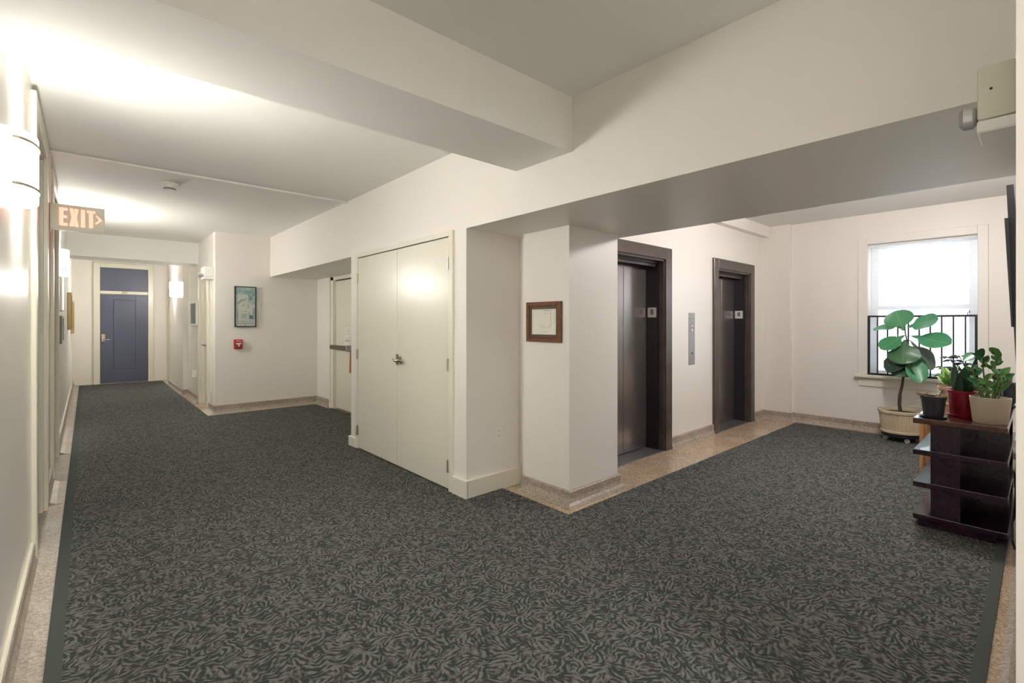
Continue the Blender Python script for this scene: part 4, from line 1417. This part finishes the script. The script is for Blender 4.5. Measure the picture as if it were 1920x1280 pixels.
# --- navy footed pot at the right
c = (5.36, 0.192, TZ0)
nv_ = thing('navy_pot_plant', 'glossy navy footed pot with broad leaves and a cork stick, farthest right', 'potted plant', c)
pot(nv_, c, [(0.0001, 0.0), (0.052, 0.0), (0.056, 0.012), (0.046, 0.026), (0.058, 0.05), (0.072, 0.11), (0.066, 0.172), (0.076, 0.184), (0.078, 0.192), (0.068, 0.192), (0.060, 0.17)], NAVY)
soil(nv_, c, 0.062, 0.172)
zs = TZ0 + 0.172
MB().cyl((5.34, 0.176, zs - 0.01), (5.32, 0.163, 1.005), 0.012, 0.011, 10).build('cork_stick', CORK, nv_, True)
MB().tube([(5.35, 0.20, zs), (5.28, 0.212, 0.99), (5.22, 0.222, 1.01)], 0.004, 6).build('stem', STEMG, nv_, True)
for p0, p1, wd in (((5.24, 0.222, 0.985), (5.18, 0.160, 1.085), 0.075), ((5.26, 0.215, 0.97), (5.20, 0.235, 1.065), 0.065), ((5.25, 0.20, 0.96), (5.19, 0.148, 1.01), 0.05), ((5.28, 0.215, 0.96), (5.20, 0.262, 1.01), 0.05)):
    leaf(nv_, p0, p1, wd, LZZ, up=(-0.8, 0.1, 0.5), shape='lance', cup=0.2, wave=0.05, nu=8, nv=6)

# --- pale green rosette in a terracotta pot
c = (5.22, 0.500, TZ0)
pg = thing('pale_rosette_plant', 'light green leafy rosette in a pale terracotta pot behind the black pot', 'potted plant', c)
pot(pg, c, [(0.0001, 0.0), (0.085, 0.0), (0.090, 0.016), (0.085, 0.018), (0.0001, 0.01)], TERRA, 'saucer')
pot(pg, c, [(0.0001, 0.012), (0.055, 0.012), (0.072, 0.12), (0.078, 0.122), (0.078, 0.145), (0.07, 0.146), (0.066, 0.125)], TERRA)
soil(pg, c, 0.068, 0.13)
zs = TZ0 + 0.13
for i in range(16):
    a_ = i * 2.4
    el = 0.35 + 0.9 * ((i * 7) % 16) / 16
    dv = Vector((math.cos(a_) * math.cos(el), math.sin(a_) * math.cos(el), math.sin(el)))
    p0 = Vector((5.20, 0.505, zs + 0.02 + 0.03 * (i % 3)))
    leaf(pg, p0, p0 + dv * random.uniform(0.10, 0.13), 0.045, LPALE, up=(-0.6 - 0.2 * math.cos(a_), -0.2 * math.sin(a_), 0.7), shape='lance', cup=0.2, droop=0.05, nu=7, nv=4)
for i in range(7):
    a_ = i * 0.9 + 2
    p0 = Vector((5.17, 0.52, zs))
    leaf(pg, p0, p0 + Vector((-0.03, 0.09 * math.cos(a_), 0.02 - 0.07 * (i % 3))), 0.016, LGREY, up=(-0.6, 0, 0.8), shape='strap', cup=0.2, droop=0.1, nu=6, nv=2)

# --- dark umbrella plant
c = (5.475, 0.395, TZ0)
um = thing('umbrella_plant', 'airy plant with many small dark leaves against the window bars', 'potted plant', c)
pot(um, c, [(0.0001, 0.0), (0.05, 0.0), (0.062, 0.11), (0.067, 0.112), (0.067, 0.13), (0.06, 0.13), (0.057, 0.11)], BLACKP)
soil(um, c, 0.058, 0.115)
zs = TZ0 + 0.115
heads = [((5.30, 0.49, 1.115), 0.060), ((5.28, 0.545, 1.055), 0.055), ((5.30, 0.455, 1.155), 0.055), ((5.27, 0.51, 1.05), 0.06), ((5.32, 0.43, 1.09), 0.05), ((5.26, 0.55, 0.985), 0.05),
         ((5.33, 0.475, 1.03), 0.055), ((5.30, 0.52, 1.14), 0.045)]
for hp, ln in heads:
    hp = Vector(hp) + Vector((0.235, 0.02, -0.014))
    MB().tube([(c[0], c[1], zs), ((c[0] + hp.x) / 2, c[1] + (hp.y - c[1]) * 0.35, (zs + hp.z) / 2), hp], [0.005, 0.004, 0.003], 6).build('stem', STEMB, um, True)
    for j in range(7):
        a_ = j * 2 * PI / 7 + hp.z * 20
        dv = Vector((math.cos(a_) * 0.8, math.sin(a_), -0.15)).normalized()
        leaf(um, hp + dv * 0.012, hp + dv * (0.012 + ln * 1.2), 0.032, LSCH, up=(-0.35, 0, 0.9), shape='lance', cup=0.2, droop=0.15, nu=6, nv=2)

# --- grassy plant on the stool
c = (5.93, 0.60, 0.545)
gp = thing('grassy_plant', 'small pot with a few thin grey-green strap leaves on the wooden stool', 'potted plant', c)
pot(gp, c, [(0.0001, 0.0), (0.045, 0.0), (0.055, 0.085), (0.060, 0.087), (0.060, 0.10), (0.053, 0.10), (0.05, 0.085)], TERRA)
soil(gp, c, 0.051, 0.088)
for p1 in ((5.82, 0.845, 0.640), (5.84, 0.822, 0.705), (5.86, 0.80, 0.60), (6.0, 0.45, 0.70), (5.85, 0.5, 0.74), (6.05, 0.7, 0.72)):
    leaf(gp, (5.92, 0.61, 0.64), p1, 0.022, LGREY, up=(-0.5, 0, 0.85), shape='strap', cup=0.3, droop=0.05, nu=8, nv=2)
